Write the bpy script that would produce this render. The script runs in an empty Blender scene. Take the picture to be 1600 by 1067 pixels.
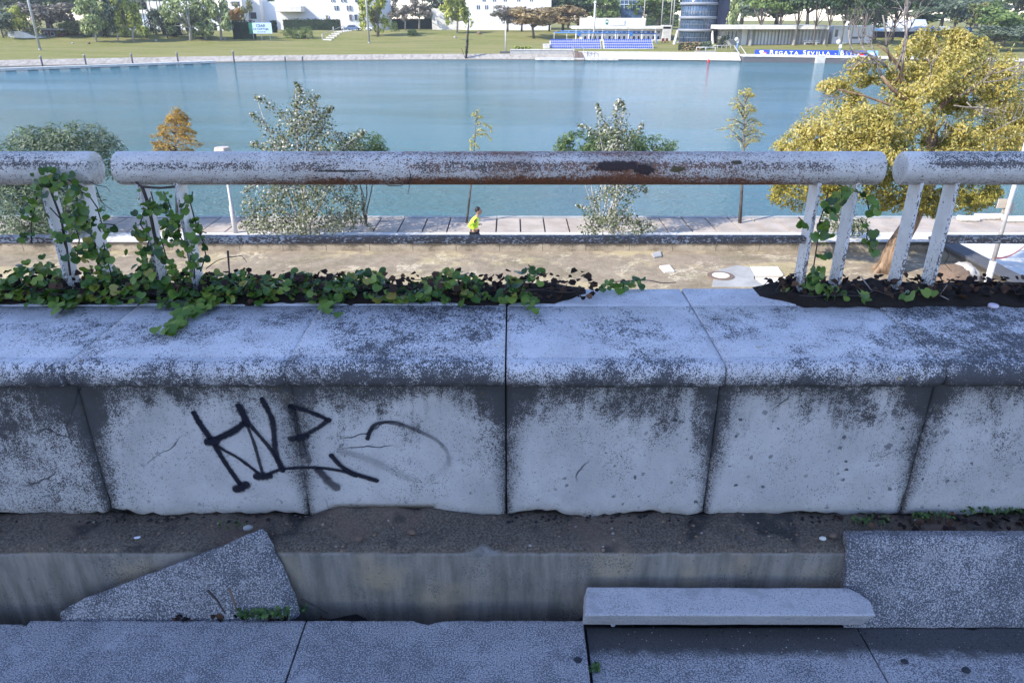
import bpy, bmesh, math, random
import numpy as np
from mathutils import Vector, Matrix, noise as mn
random.seed(7); rng = np.random.default_rng(7)
R = math.radians
sc = bpy.context.scene
col = sc.collection

# ------------------------------------------------------------------ camera geometry
F, CX, CY, PITCH, EYE = 1142.0, 800.0, 533.5, R(24.11), 1.65
cp, sp = math.cos(PITCH), math.sin(PITCH)
def ray(x, y):
    u, v = (x-CX)/F, -(y-CY)/F
    return Vector((u, cp + v*sp, -sp + v*cp))
def at(x, y, Y):
    d = ray(x, y); t = Y/d.y
    return Vector((d.x*t, Y, EYE + d.z*t))
def atz(x, y, z):
    d = ray(x, y); t = (z-EYE)/d.z
    return Vector((d.x*t, d.y*t, z))
def on_plane(x, y, p0, n):
    d = ray(x, y); o = Vector((0, 0, EYE)); t = (Vector(p0)-o).dot(n)/d.dot(n)
    return o + d*t

# ------------------------------------------------------------------ heights of the place
Z_COP, Z_DIRT, Z_PROM, Z_WATER = 0.754, -4.55, -5.70, -6.40
def bank_y(X):
    X = max(-140, min(140, X))
    return 150 - 21*(X/85.0)**2
PROF = [(-5, -8.5), (0, -6.4), (2.5, -5.41), (40, -4.0), (55, -2.55), (900, -1.6)]
def far_z(X, Y):
    s = Y - bank_y(X)
    for (a, za), (b, zb) in zip(PROF, PROF[1:]):
        if s <= b:
            return za + (zb-za)*(s-a)/(b-a)
    return PROF[-1][1]
def far(x, y):
    d = ray(x, y); lo, hi = 110.0, 600.0
    Y = lo
    while Y < hi:
        t = Y/d.y; X = d.x*t
        if Y > bank_y(X)-1 and EYE + d.z*t <= far_z(X, Y): break
        Y += 0.25
    t = Y/d.y
    return Vector((d.x*t, Y, far_z(d.x*t, Y)))
def mpp(p):                       # metres per photo pixel at a point
    return (p.y*cp + (EYE-p.z)*sp)/F

# ------------------------------------------------------------------ node helper
class NT:
    def __init__(s, name):
        s.m = bpy.data.materials.new(name); s.m.use_nodes = True
        s.t = s.m.node_tree; s.t.nodes.clear(); s._pos = None
    def n(s, typ, props=None, ins=None):
        nd = s.t.nodes.new(typ)
        for k, v in (props or {}).items(): setattr(nd, k, v)
        for k, v in (ins or {}).items(): s.put(nd.inputs[k], v)
        return nd
    def put(s, sock, v):
        if v is None: return
        if isinstance(v, bpy.types.NodeSocket): s.t.links.new(v, sock)
        elif isinstance(v, (tuple, list)) and len(v) == 3 and sock.type == 'RGBA': sock.default_value = (*v, 1)
        else: sock.default_value = v
    def pos(s):
        if s._pos is None: s._pos = s.n('ShaderNodeNewGeometry').outputs['Position']
        return s._pos
    def obj(s): return s.n('ShaderNodeTexCoord').outputs['Object']
    def isl(s): return s.n('ShaderNodeNewGeometry').outputs['Random Per Island']
    def rnd(s): return s.n('ShaderNodeObjectInfo').outputs['Random']
    def xyz(s, v):
        o = s.n('ShaderNodeSeparateXYZ', ins={0: v}).outputs; return o[0], o[1], o[2]
    def scl(s, v, k): return s.n('ShaderNodeMapping', ins={'Vector': v, 'Scale': k}).outputs[0]
    def off(s, v, k): return s.n('ShaderNodeMapping', ins={'Vector': v, 'Location': k}).outputs[0]
    def noise(s, v, scale, detail=3, rough=.55, dist=0):
        return s.n('ShaderNodeTexNoise', ins={'Vector': v, 'Scale': scale, 'Detail': detail, 'Roughness': rough, 'Distortion': dist}).outputs[0]
    def vor(s, v, scale, feature='F1', out='Distance', rand=1):
        return s.n('ShaderNodeTexVoronoi', {'feature': feature}, {'Vector': v, 'Scale': scale, 'Randomness': rand}).outputs[out]
    def math(s, op, a, b=None, c=None, clamp=False):
        nd = s.n('ShaderNodeMath', {'operation': op, 'use_clamp': clamp})
        for i, q in enumerate((a, b, c)): s.put(nd.inputs[i], q)
        return nd.outputs[0]
    def add(s, *a):
        r = a[0]
        for q in a[1:]: r = s.math('ADD', r, q)
        return r
    def mul(s, *a):
        r = a[0]
        for q in a[1:]: r = s.math('MULTIPLY', r, q)
        return r
    def inv(s, a): return s.math('SUBTRACT', 1.0, a)
    def mx(s, a, b): return s.math('MAXIMUM', a, b)
    def sm(s, x, a, b, lo=0., hi=1.):
        nd = s.n('ShaderNodeMapRange', {'interpolation_type': 'SMOOTHSTEP'}, {'Value': x, 'From Min': min(a, b), 'From Max': max(a, b)})
        if a <= b: s.put(nd.inputs['To Min'], lo); s.put(nd.inputs['To Max'], hi)
        else: s.put(nd.inputs['To Min'], hi); s.put(nd.inputs['To Max'], lo)
        return nd.outputs[0]
    def mix(s, f, a, b):
        nd = s.n('ShaderNodeMix', {'data_type': 'RGBA'})
        s.put(nd.inputs[0], f); s.put(nd.inputs[6], a); s.put(nd.inputs[7], b)
        return nd.outputs[2]
    def ramp(s, f, stops):
        nd = s.n('ShaderNodeValToRGB', ins={0: f}); el = nd.color_ramp.elements
        el[0].position, el[0].color = stops[0][0], (*stops[0][1], 1)
        el[1].position, el[1].color = stops[-1][0], (*stops[-1][1], 1)
        for p, c in stops[1:-1]:
            e = el.new(p); e.color = (*c, 1)
        return nd.outputs[0]
    def pep(s, p, k=1.0):             # salt and pepper grain, spread over 0..1
        f = s.add(s.mul(s.noise(p, 310*k, 2, .6), .62), s.mul(s.noise(p, 110*k, 4, .7), .38))
        return s.math('MULTIPLY_ADD', f, 3.3, -1.15)
    def warp(s, p, scale, amt):
        c = s.n('ShaderNodeTexNoise', ins={'Vector': p, 'Scale': scale, 'Detail': 3}).outputs['Color']
        c = s.n('ShaderNodeVectorMath', {'operation': 'MULTIPLY_ADD'}, {0: c, 1: (amt,)*3, 2: (-amt/2,)*3}).outputs[0]
        return s.n('ShaderNodeVectorMath', {'operation': 'ADD'}, {0: p, 1: c}).outputs[0]
    def dens(s, d, nz, w=.10):        # grain thresholded by a density: speckles that thicken into stains
        return s.sm(s.math('ADD', nz, s.math('SUBTRACT', d, 1.0)), -w, w)
    def bump(s, h, strength=.3, dist=.01, normal=None):
        return s.n('ShaderNodeBump', ins={'Height': h, 'Strength': strength, 'Distance': dist, 'Normal': normal}).outputs[0]
    def end(s, color, rough=.7, metal=0., normal=None, spec=.5, trans=None, alpha=None, **kw):
        b = s.n('ShaderNodeBsdfPrincipled')
        s.put(b.inputs['Base Color'], color); s.put(b.inputs['Roughness'], rough); s.put(b.inputs['Metallic'], metal)
        s.put(b.inputs['Normal'], normal); s.put(b.inputs['Specular IOR Level'], spec)
        for k, v in kw.items(): s.put(b.inputs[k.replace('_', ' ')], v)
        if alpha is not None: s.put(b.inputs['Alpha'], alpha)
        sh = b.outputs[0]
        if trans:
            tr = s.n('ShaderNodeBsdfTranslucent', ins={'Color': color})
            sh = s.n('ShaderNodeMixShader', ins={0: trans, 1: sh, 2: tr.outputs[0]}).outputs[0]
        o = s.n('ShaderNodeOutputMaterial'); s.t.links.new(sh, o.inputs[0])
        return s.m

# ------------------------------------------------------------------ mesh helper
def world_loc(o):
    v = Vector((0, 0, 0))
    while o: v = v + o.location; o = o.parent
    return v
class MB:
    def __init__(s): s.v = []; s.f = []; s.s = []
    def add(s, vs, fs, smooth=False):
        b = len(s.v); s.v += [tuple(v) for v in vs]
        for f in fs: s.f.append([i+b for i in f]); s.s.append(smooth)
        return s
    def box(s, x0, x1, y0, y1, z0, z1):
        return s.add([(x0,y0,z0),(x1,y0,z0),(x1,y1,z0),(x0,y1,z0),(x0,y0,z1),(x1,y0,z1),(x1,y1,z1),(x0,y1,z1)],
            [(3,2,1,0),(4,5,6,7),(0,1,5,4),(1,2,6,5),(2,3,7,6),(3,0,4,7)])
    def obox(s, c, ax, sx, sy, sz, yaw=0):     # box centred in x,y with its base at c.z, turned by yaw
        ca, sa = math.cos(yaw), math.sin(yaw)
        vs = []
        for z in (0, sz):
            for (a, b) in ((-1,-1),(1,-1),(1,1),(-1,1)):
                dx, dy = a*sx/2, b*sy/2
                vs.append((c[0]+dx*ca-dy*sa, c[1]+dx*sa+dy*ca, c[2]+z))
        return s.add(vs, [(3,2,1,0),(4,5,6,7),(0,1,5,4),(1,2,6,5),(2,3,7,6),(3,0,4,7)])
    def tube(s, pts, r, n=8, caps=True, smooth=True):
        pts = [Vector(p) for p in pts]
        rs = r if isinstance(r, (list, tuple)) else [r]*len(pts)
        vs = []; ref = None
        for i, p in enumerate(pts):
            d = (pts[min(i+1, len(pts)-1)] - pts[max(i-1, 0)])
            d = d.normalized() if d.length > 1e-9 else Vector((0,0,1))
            if ref is None:
                ref = Vector((0,0,1)) if abs(d.z) < .9 else Vector((1,0,0))
            a = (ref - d*ref.dot(d)).normalized(); ref = a; b = d.cross(a)
            for k in range(n):
                t = 2*math.pi*k/n
                vs.append(p + (a*math.cos(t) + b*math.sin(t))*rs[i])
        fs = []
        for i in range(len(pts)-1):
            for k in range(n):
                k2 = (k+1) % n
                fs.append((i*n+k, i*n+k2, (i+1)*n+k2, (i+1)*n+k))
        s.add(vs, fs, smooth)
        if caps:
            b0 = len(s.v)-len(vs); m = len(pts)-1
            s.f.append([b0+k for k in range(n)][::-1]); s.s.append(False)
            s.f.append([b0+m*n+k for k in range(n)]); s.s.append(False)
        return s
    def prism(s, front, back):                 # two matching outlines joined
        n = len(front)
        return s.add(list(front)+list(back), [tuple(range(n)), tuple(range(2*n-1, n-1, -1))] +
            [(i, i+n, (i+1) % n + n, (i+1) % n) for i in range(n)])
    def sphere(s, c, r, nu=12, nv=8, rz=None):
        rx, ry, rzz = r if isinstance(r, (tuple, list)) else (r, r, r)
        vs = [(c[0], c[1], c[2]-rzz)]; fs = []
        for j in range(1, nv):
            t = -math.pi/2 + math.pi*j/nv
            for i in range(nu):
                a = 2*math.pi*i/nu
                vs.append((c[0]+rx*math.cos(t)*math.cos(a), c[1]+ry*math.cos(t)*math.sin(a), c[2]+rzz*math.sin(t)))
        vs.append((c[0], c[1], c[2]+rzz)); L = len(vs)-1
        for i in range(nu):
            i2 = (i+1) % nu
            fs.append((0, 1+i2, 1+i)); fs.append((L, 1+(nv-2)*nu+i, 1+(nv-2)*nu+i2))
            for j in range(nv-2):
                fs.append((1+j*nu+i, 1+j*nu+i2, 1+(j+1)*nu+i2, 1+(j+1)*nu+i))
        return s.add(vs, fs, True)
    def build(s, name, mat, parent=None, bevel=0, seg=2):
        me = bpy.data.meshes.new(name); o = world_loc(parent) if parent else Vector((0,0,0))
        me.from_pydata([(v[0]-o.x, v[1]-o.y, v[2]-o.z) for v in s.v], [], s.f)
        me.polygons.foreach_set('use_smooth', s.s)
        bm = bmesh.new(); bm.from_mesh(me); bmesh.ops.recalc_face_normals(bm, faces=bm.faces); bm.to_mesh(me); bm.free()
        me.materials.append(mat); me.update()
        ob = bpy.data.objects.new(name, me); col.objects.link(ob); ob.parent = parent
        if bevel:
            b = ob.modifiers.new('bevel', 'BEVEL'); b.width = bevel; b.segments = seg; b.limit_method = 'ANGLE'
        return ob
_tex = {}
def rough(ob, levels, strength, size, smooth=True):
    m = ob.modifiers.new('sub', 'SUBSURF'); m.subdivision_type = 'SIMPLE'; m.levels = m.render_levels = levels
    if size not in _tex:
        t = bpy.data.textures.new('clouds', 'CLOUDS'); t.noise_scale = size; t.noise_depth = 4; _tex[size] = t
    d = ob.modifiers.new('disp', 'DISPLACE'); d.texture = _tex[size]; d.strength = strength; d.mid_level = .5; d.texture_coords = 'GLOBAL'
    for p in ob.data.polygons: p.use_smooth = smooth
    return ob
def tag(o, label=None, cat=None, group=None, kind=None):
    if label: o['label'] = label
    if cat: o['category'] = cat
    if group: o['group'] = group
    if kind: o['kind'] = kind
    return o
def thing(name, loc, label, cat, group=None):
    o = bpy.data.objects.new(name, None); col.objects.link(o); o.location = loc; o.empty_display_size = .2
    return tag(o, label, cat, group)
def struct(o): return tag(o, kind='structure')
def dup(root, loc, label=None, scale=None, yaw=0):
    r = root.copy(); col.objects.link(r); r.location = loc; r.rotation_euler.z = yaw
    if scale: r.scale = scale
    if label: r['label'] = label
    def kids(a, b):
        for ch in list(a.children):
            c = ch.copy(); col.objects.link(c); c.parent = b; kids(ch, c)
    kids(root, r)
    return r
# leaves: one small face template set down many times in ONE mesh
DIAMOND = ([(0,-.5,0),(.36,-.05,.09),(0,.5,0),(-.36,-.05,.09)], [(0,1,2,3)])
ROUND = ([(0,-.45,0),(.34,-.28,.06),(.42,.1,.08),(0,.5,-.04),(-.42,.1,.08),(-.34,-.28,.06)], [(0,1,2,3),(0,3,4,5)])
LONG = ([(0,-.6,0),(.16,0,.04),(0,.6,-.05),(-.16,0,.04)], [(0,1,2,3)])
IVY = ([(0,0,0),(.30,-.12,.06),(.54,.12,.12),(.55,.42,.10),(.36,.70,.02),(.0,.86,-.10),(-.36,.70,.02),(-.55,.42,.10),(-.54,.12,.12),(-.30,-.12,.06),(0,.40,-.04)],
       [(0,1,2,10),(10,2,3,4),(10,4,5),(10,5,6),(10,6,7,8),(10,8,9,0)])
CRUMPLE = ([(0,0,0),(.4,.05,.2),(.45,.5,.3),(.1,1,.1),(-.35,.7,.28),(-.4,.2,.12),(.02,.5,-.05)], [(0,1,2,6),(6,2,3),(6,3,4),(6,4,5,0)])
def leaves(name, P, Nn, S, mat, parent, tmpl=DIAMOND, droop=None):
    P = np.asarray(P, float); Nn = np.asarray(Nn, float); n = len(P)
    o = np.array(world_loc(parent)) if parent else np.zeros(3)
    S = np.broadcast_to(np.asarray(S, float), (n,))
    Nn = Nn/np.maximum(np.linalg.norm(Nn, axis=1, keepdims=True), 1e-6)
    t = rng.normal(size=(n, 3))
    if droop is not None: t = t*.6 + np.asarray(droop)
    t -= Nn*(t*Nn).sum(1, keepdims=True); t /= np.maximum(np.linalg.norm(t, axis=1, keepdims=True), 1e-6)
    b = np.cross(Nn, t)
    T = np.array(tmpl[0]); k = len(T)
    V = (P-o)[:, None, :] + S[:, None, None]*(T[None, :, 0, None]*b[:, None, :] + T[None, :, 1, None]*t[:, None, :] + T[None, :, 2, None]*Nn[:, None, :])
    me = bpy.data.meshes.new(name)
    fs = tmpl[1]; fl = np.concatenate([np.array(f) for f in fs]); cnt = np.array([len(f) for f in fs])
    idx = (fl[None, :] + (np.arange(n)*k)[:, None]).ravel()
    me.vertices.add(n*k); me.vertices.foreach_set('co', V.reshape(-1))
    me.loops.add(len(idx)); me.loops.foreach_set('vertex_index', idx.astype(np.int32))
    c = np.tile(cnt, n); st = np.concatenate([[0], np.cumsum(c)[:-1]])
    me.polygons.add(len(c)); me.polygons.foreach_set('loop_start', st.astype(np.int32))
    me.update(calc_edges=True); me.validate()
    me.polygons.foreach_set('use_smooth', [len(fs) > 1]*len(me.polygons))
    me.materials.append(mat)
    ob = bpy.data.objects.new(name, me); col.objects.link(ob); ob.parent = parent
    return ob
def nz(p, f): return mn.noise(Vector(p)*f)
def lobe_points(lobes, n, freq, thr=-.15, shell=.5):
    """points spread through ellipsoid lobes (centre, radii), thinned by noise so gaps and clumps appear"""
    w = np.array([(l[1][0]*l[1][1]*l[1][2])**(2/3) for l in lobes]); w /= w.sum()
    P, Q = [], []
    tries = 0
    while len(P) < n and tries < n*12:
        tries += 1
        c, r = lobes[rng.choice(len(lobes), p=w)]
        d = rng.normal(size=3); d /= np.linalg.norm(d)
        rad = shell + (1.08-shell)*rng.random()**.7
        p = np.array(c) + d*np.array(r)*rad
        if nz(p, freq) + .5*nz(p+31., freq*2.3) < thr: continue
        P.append(p); Q.append(d)
    return np.array(P), np.array(Q)

# ------------------------------------------------------------------ materials
def plain(name, c, rough=.6, metal=0., var=.12, scale=8., spec=.4, bump=0.):
    t = NT(name); n1 = t.noise(t.pos(), scale, 5, .6)
    c2 = t.mix(t.sm(n1, .35, .65), tuple(k*(1-var) for k in c), tuple(min(1, k*(1+var)) for k in c))
    return t.end(c2, rough, metal, t.bump(n1, bump, .02) if bump else None, spec)
X0, MOD = -0.018, .6215            # joint positions along the parapet
def joint_dist(t, x):              # metres to the nearest joint
    return t.math('PINGPONG', t.math('ADD', x, -X0+MOD*20), MOD/2)
def mat_wall():
    t = NT('painted_wall'); p = t.pos(); x, y, z = t.xyz(p)
    fine = t.noise(p, 130, 5, .75); mid = t.noise(p, 26, 5, .7); big = t.noise(p, 4.2, 4, .6)
    drip = t.noise(t.scl(p, (9, 9, 1.3)), 1.6, 4, .6)
    h = t.math('SUBTRACT', Z_COP-.077, z)                       # depth below the coping
    reach = t.math('MULTIPLY_ADD', t.sm(t.add(t.mul(drip, .45), t.mul(big, .55)), .40, .66), .27, .05)
    band = t.inv(t.math('DIVIDE', h, reach, clamp=True))        # streaks running down from the coping
    jd = joint_dist(t, x)
    jw = t.math('MULTIPLY_ADD', t.inv(t.math('DIVIDE', h, .48, clamp=True)), .085, .022)
    jd2 = t.math('ADD', jd, t.mul(t.math('SUBTRACT', mid, .5), .03))
    joint = t.inv(t.math('DIVIDE', jd2, jw, clamp=True))
    left = t.sm(x, -1.1, -1.32)                                 # the first panel is the dirtiest
    upper = t.inv(t.math('DIVIDE', h, .42, clamp=True))
    d = t.add(t.mul(band, .46), t.mul(joint, .46), t.mul(t.sm(big, .48, .72), t.math('MULTIPLY_ADD', upper, .30, .05)), t.mul(left, .30), t.mul(upper, .12), t.mul(t.sm(t.noise(t.off(p, (2, 8, 1)), 8, 4, .6), .45, .62), .13), .055)
    d = t.mul(d, t.math('MULTIPLY_ADD', mid, 1.6, .2))
    streak = t.noise(t.scl(p, (46, 46, 2.0)), 1.0, 4, .6)
    d = t.add(d, t.mul(t.mx(band, t.mul(upper, .6)), t.math('SUBTRACT', streak, .5), .9))
    st = t.dens(d, t.pep(p), .2)
    # round lichen pits
    pw = t.warp(p, 90, .016)
    vd = t.vor(pw, 34); vc = t.n('ShaderNodeTexVoronoi', ins={'Vector': pw, 'Scale': 34}).outputs['Color']
    vr, vg, vb = t.xyz(vc)
    pit = t.mul(t.sm(t.math('SUBTRACT', vd, t.mul(vg, vg, vg, .16)), .085, .04), t.sm(vr, .38, .42), t.math('MULTIPLY_ADD', t.sm(x, -.1, .5), .55, .45))
    vd2 = t.vor(t.off(pw, (.7, .2, .3)), 13); vc2 = t.n('ShaderNodeTexVoronoi', ins={'Vector': t.off(pw, (.7, .2, .3)), 'Scale': 13}).outputs['Color']
    spots = t.mul(t.sm(t.math('MULTIPLY_ADD', mid, .12, vd2), .25, .19), t.sm(t.xyz(vc2)[0], .72, .75), t.math('MULTIPLY_ADD', t.sm(x, .2, .9), .8, .2))
    base = t.mix(t.sm(t.noise(p, 7, 4, .6), .3, .7), (.46,.45,.44), (.56,.55,.54))
    base = t.mix(t.mul(t.sm(t.noise(t.scl(p, (1, 1, .6)), 2.6, 5, .65), .50, .68), .35), base, (.34,.335,.33))
    base = t.mix(t.mul(t.sm(h, .40, .47), t.sm(mid, .3, .6)), base, (.42,.41,.39))
    ochre = t.mul(t.sm(t.noise(p, 12, 3), .6, .68), t.mx(band, joint))
    dark = t.mix(t.sm(mid, .35, .7), (.016,.018,.022), (.058,.054,.050))
    dark = t.mix(t.mul(ochre, .6), dark, (.10,.075,.03))
    c = t.mix(t.mul(st, t.math('MULTIPLY_ADD', mid, .4, .72, None) if False else t.math('MULTIPLY_ADD', mid, .4, .70, clamp=True)), base, dark)
    c = t.mix(t.mul(t.mx(joint, t.mul(band, .8)), t.math('MULTIPLY_ADD', mid, .7, .12)), c, (.05,.055,.06))
    c = t.mix(t.mul(pit, t.math('MULTIPLY_ADD', vb, .6, .3)), c, (.05,.055,.065)); c = t.mix(t.mul(spots, .72), c, (.10,.105,.115))
    crk = t.n('ShaderNodeTexVoronoi', {'feature': 'DISTANCE_TO_EDGE'}, {'Vector': t.warp(p, 7, .10), 'Scale': 2.3}).outputs['Distance']
    crack = t.mul(t.sm(crk, .0060, .0025), t.sm(t.noise(t.off(p, (3, 0, 7)), 2.4, 3), .57, .63))
    c = t.mix(t.mul(crack, .8), c, (.04,.042,.045))
    return t.end(c, .88, normal=t.bump(t.add(t.mul(fine, .7), mid, t.mul(pit, -1.2), t.mul(crack, -1)), .6, .007), spec=.25)
def mat_coping():
    t = NT('lichen_coping'); p = t.pos(); x, y, z = t.xyz(p)
    q = t.scl(p, (1, .65, 1)); fine = t.noise(q, 150, 6, .8); mid = t.noise(q, 30, 5, .7); big = t.noise(t.off(p, (3.3, 1, 0)), 3.6, 4, .62)
    nose = t.mul(t.sm(y, 1.90, 1.86), t.math('MULTIPLY_ADD', t.sm(z, .75, .69), .34, .16))
    back = t.sm(y, 2.27, 2.30)
    patch = t.mul(t.sm(x, -.85, -.35), t.sm(x, .02, -.12), .20)
    patch2 = t.mul(t.sm(x, 1.16, 1.26), .24)
    blot = t.sm(t.add(t.mul(big, .55), t.mul(t.noise(t.off(p, (1.7, 4, 2)), 10, 5, .65), .45)), .42, .62)
    d = t.add(t.mul(blot, .40), t.mul(nose, .85), patch, patch2, .165)
    d = t.mul(d, t.math('MULTIPLY_ADD', mid, 1.7, .15), t.math('MULTIPLY_ADD', back, -.5, 1.0))
    st = t.dens(d, t.pep(q), .2)
    base = t.mix(t.sm(t.noise(p, 9, 4), .3, .7), (.53,.525,.535), (.66,.655,.665))
    c = t.mix(t.mul(st, .92), base, t.mix(mid, (.014,.016,.022), (.055,.057,.064)))
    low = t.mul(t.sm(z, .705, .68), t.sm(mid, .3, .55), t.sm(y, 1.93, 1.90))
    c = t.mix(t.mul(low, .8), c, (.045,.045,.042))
    vc = t.n('ShaderNodeTexVoronoi', ins={'Vector': p, 'Scale': 22})
    yel = t.mul(t.sm(t.math('MULTIPLY_ADD', mid, .2, vc.outputs['Distance']), .30, .22), t.sm(t.xyz(vc.outputs['Color'])[0], .93, .95))
    c = t.mix(t.mul(yel, .5), c, (.34,.25,.08))
    return t.end(c, .9, normal=t.bump(t.add(t.mul(fine, .7), mid), .5, .006), spec=.22)
def mat_granite(name, c0, c1, dirt=False, dens=.52):
    t = NT(name); p = t.pos(); x, y, z = t.xyz(p)
    fine = t.noise(p, 225, 3, .75); grit = t.noise(p, 420, 2, .6); mid = t.noise(p, 14, 5, .65); big = t.noise(p, 3.1, 3)
    f = t.add(t.math('MULTIPLY_ADD', fine, 1.15, -.2), t.mul(grit, .25), t.mul(t.math('SUBTRACT', mid, .5), .26), t.mul(t.math('SUBTRACT', big, .5), .2))
    st = t.sm(f, dens-.07, dens+.06)
    c = t.mix(st, c0, c1)
    c = t.mix(t.mul(t.sm(mid, .52, .68), .5), c, tuple(k*.5 for k in c1))
    c = t.mix(t.mul(t.sm(t.noise(t.off(p, (4, 1, 0)), 6, 5, .7), .58, .68), .35), c, tuple(min(1, k*1.15) for k in c1))
    if dirt:
        e = t.math('ADD', y, t.mul(t.math('SUBTRACT', mid, .5), .09))
        k = t.mul(t.sm(e, 1.525, 1.57), t.sm(x, .20, .23))
        c = t.mix(t.mul(k, .95), c, t.mix(fine, (.035,.036,.04), (.10,.098,.095)))
    return t.end(c, .88, normal=t.bump(t.add(f, grit), .55, .004), spec=.25)
def mat_footing():
    t = NT('rough_concrete'); p = t.pos(); x, y, z = t.xyz(p)
    fine = t.noise(p, 140, 5, .75); mid = t.noise(p, 18, 5, .65); big = t.noise(t.off(p, (.4, 0, 0)), 3.4, 4)
    run = t.noise(t.scl(p, (14, 14, 2.2)), 1.5, 5, .65)
    face = t.mix(t.sm(run, .3, .7), (.145,.138,.12), (.27,.25,.215))
    face = t.mix(t.mul(t.sm(big, .5, .66), .65), face, (.36,.29,.19))
    face = t.mix(t.mul(t.dens(t.mul(t.sm(t.noise(p, 6, 4), .4, .7), .38), t.pep(p), .15), .8), face, (.06,.06,.06))
    face = t.mix(t.mul(t.sm(z, .20, .165, 0, 1) if False else t.sm(z, .165, .185), t.sm(mid, .4, .6), .6), face, (.44,.43,.42))
    top = t.mix(t.sm(fine, .35, .65), (.060,.050,.040), (.175,.148,.118))
    top = t.mix(t.mul(t.sm(big, .52, .62), .6), top, (.17,.125,.095))
    top = t.mix(t.mul(t.sm(t.noise(p, 5.1, 3), .55, .65), .75), top, (.025,.027,.03))
    vp = t.n('ShaderNodeTexVoronoi', ins={'Vector': p, 'Scale': 55})
    peb = t.mul(t.sm(vp.outputs['Distance'], .32, .24), t.sm(t.xyz(vp.outputs['Color'])[0], .90, .92))
    top = t.mix(t.mul(peb, .8), top, t.ramp(t.xyz(vp.outputs['Color'])[1], [(0, (.42,.40,.38)), (.6, (.3,.2,.12)), (1, (.12,.11,.1))]))
    yy = t.math('ADD', y, t.mul(t.math('SUBTRACT', mid, .5), .03))
    k = t.sm(t.math('ADD', z, t.mul(t.math('SUBTRACT', mid, .5), .03)), .175, .187)
    c = t.mix(k, face, top)
    return t.end(c, .92, normal=t.bump(t.add(mid, t.mul(fine, .6), peb), .7, .008), spec=.2)
RAIL_Y, RAIL_R = 2.42, .0535
RAIL_Z = at(800, 263, RAIL_Y).z
def mat_pipe():
    t = NT('peeling_pipe_paint'); p = t.pos(); x, y, z = t.xyz(p)
    v = t.math('DIVIDE', t.math('ADD', z, -RAIL_Z), RAIL_R)
    fine = t.noise(p, 95, 5, .72); grain = t.noise(p, 300, 3, .7); mid = t.noise(p, 16, 5, .65); big = t.noise(t.scl(p, (1, .3, .3)), 4.5, 4)
    lng = t.noise(t.scl(p, (1, 6, 6)), 9, 5, .65)
    cen = t.mul(t.sm(x, -1.15, -.3), t.sm(x, 1.25, .35))            # the rustiest stretch of the middle rail
    band = t.mul(t.sm(v, -.15, .22), t.sm(v, .66, .38))
    far_r = t.mul(t.sm(x, 1.30, 1.38), t.sm(v, .1, .5), .34); far_l = t.mul(t.sm(x, -1.40, -1.5), t.sm(v, .2, .7), .26)
    d = t.add(t.mul(band, t.sm(big, .30, .6), .34), .17, t.mul(cen, .16), far_r, far_l, t.mul(t.sm(v, -.3, -.9), .10))
    d = t.mul(d, t.math('MULTIPLY_ADD', lng, 1.7, .15))
    fl = t.dens(d, t.pep(t.scl(p, (.8, 1, 1)), .8), .08)
    rd = t.add(t.mul(t.sm(v, -.12, -.95), t.math('MULTIPLY_ADD', cen, .80, .30)), t.mul(cen, t.math('MULTIPLY_ADD', t.sm(x, -.05, .25), .30, .20), t.sm(v, 1.0, .2)),
               t.mul(t.sm(v, .70, .95), cen, .55), t.mul(t.sm(x, 1.64, 1.70), .55), .03)
    rd = t.mul(rd, t.math('MULTIPLY_ADD', t.add(t.mul(mid, .4), t.mul(lng, .3), t.mul(big, .3)), 3.6, -.85))
    ru = t.dens(rd, t.pep(p, .7), .30)
    base = t.mix(t.sm(mid, .3, .7), (.52,.505,.475), (.655,.64,.605))
    base = t.mix(t.mul(t.sm(big, .4, .7), t.math('MULTIPLY_ADD', cen, .5, .2)), base, (.36,.30,.25))
    base = t.mix(t.mul(t.sm(v, .1, -.6), t.sm(lng, .35, .65), .5), base, (.40,.37,.33))
    rust = t.ramp(t.add(t.mul(fine, .6), t.mul(grain, .4)), [(.3, (.03,.016,.014)), (.46, (.12,.045,.022)), (.58, (.25,.095,.035)), (.75, (.30,.17,.10))])
    fd = t.mix(t.mul(cen, t.sm(mid, .35, .6)), t.mix(mid, (.018,.020,.024), (.08,.065,.055)), (.13,.065,.04))
    c = t.mix(t.mul(fl, .92), base, fd)
    c = t.mix(ru, c, rust)
    for (bx, bz, rx, rz, cc) in ((.335, .30, .085, .32, (.022,.010,.010)), (.425, .05, .034, .33, (.016,.008,.009)), (.53, .12, .022, .2, (.07,.055,.012)), (.72, .5, .02, .12, (.05,.04,.012)), (-.55,.02,.10,.07,(.03,.02,.018))):
        dx = t.math('DIVIDE', t.math('ADD', x, -bx), rx); dz = t.math('DIVIDE', t.math('ADD', v, -bz), rz)
        r2 = t.math('SQRT', t.add(t.mul(dx, dx), t.mul(dz, dz)))
        r2 = t.add(r2, t.mul(t.math('SUBTRACT', fine, .5), 1.5), t.mul(t.math('SUBTRACT', mid, .5), 1.0))
        c = t.mix(t.mul(t.sm(r2, 1.0, .8), .95), c, cc)
    hgt = t.add(t.mul(fl, -1.), t.mul(ru, -.8), t.mul(fine, .3))
    return t.end(c, t.mix(ru, (.45,)*3, (.9,)*3) if False else .52, normal=t.bump(hgt, .5, .0015), spec=.4)
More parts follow.
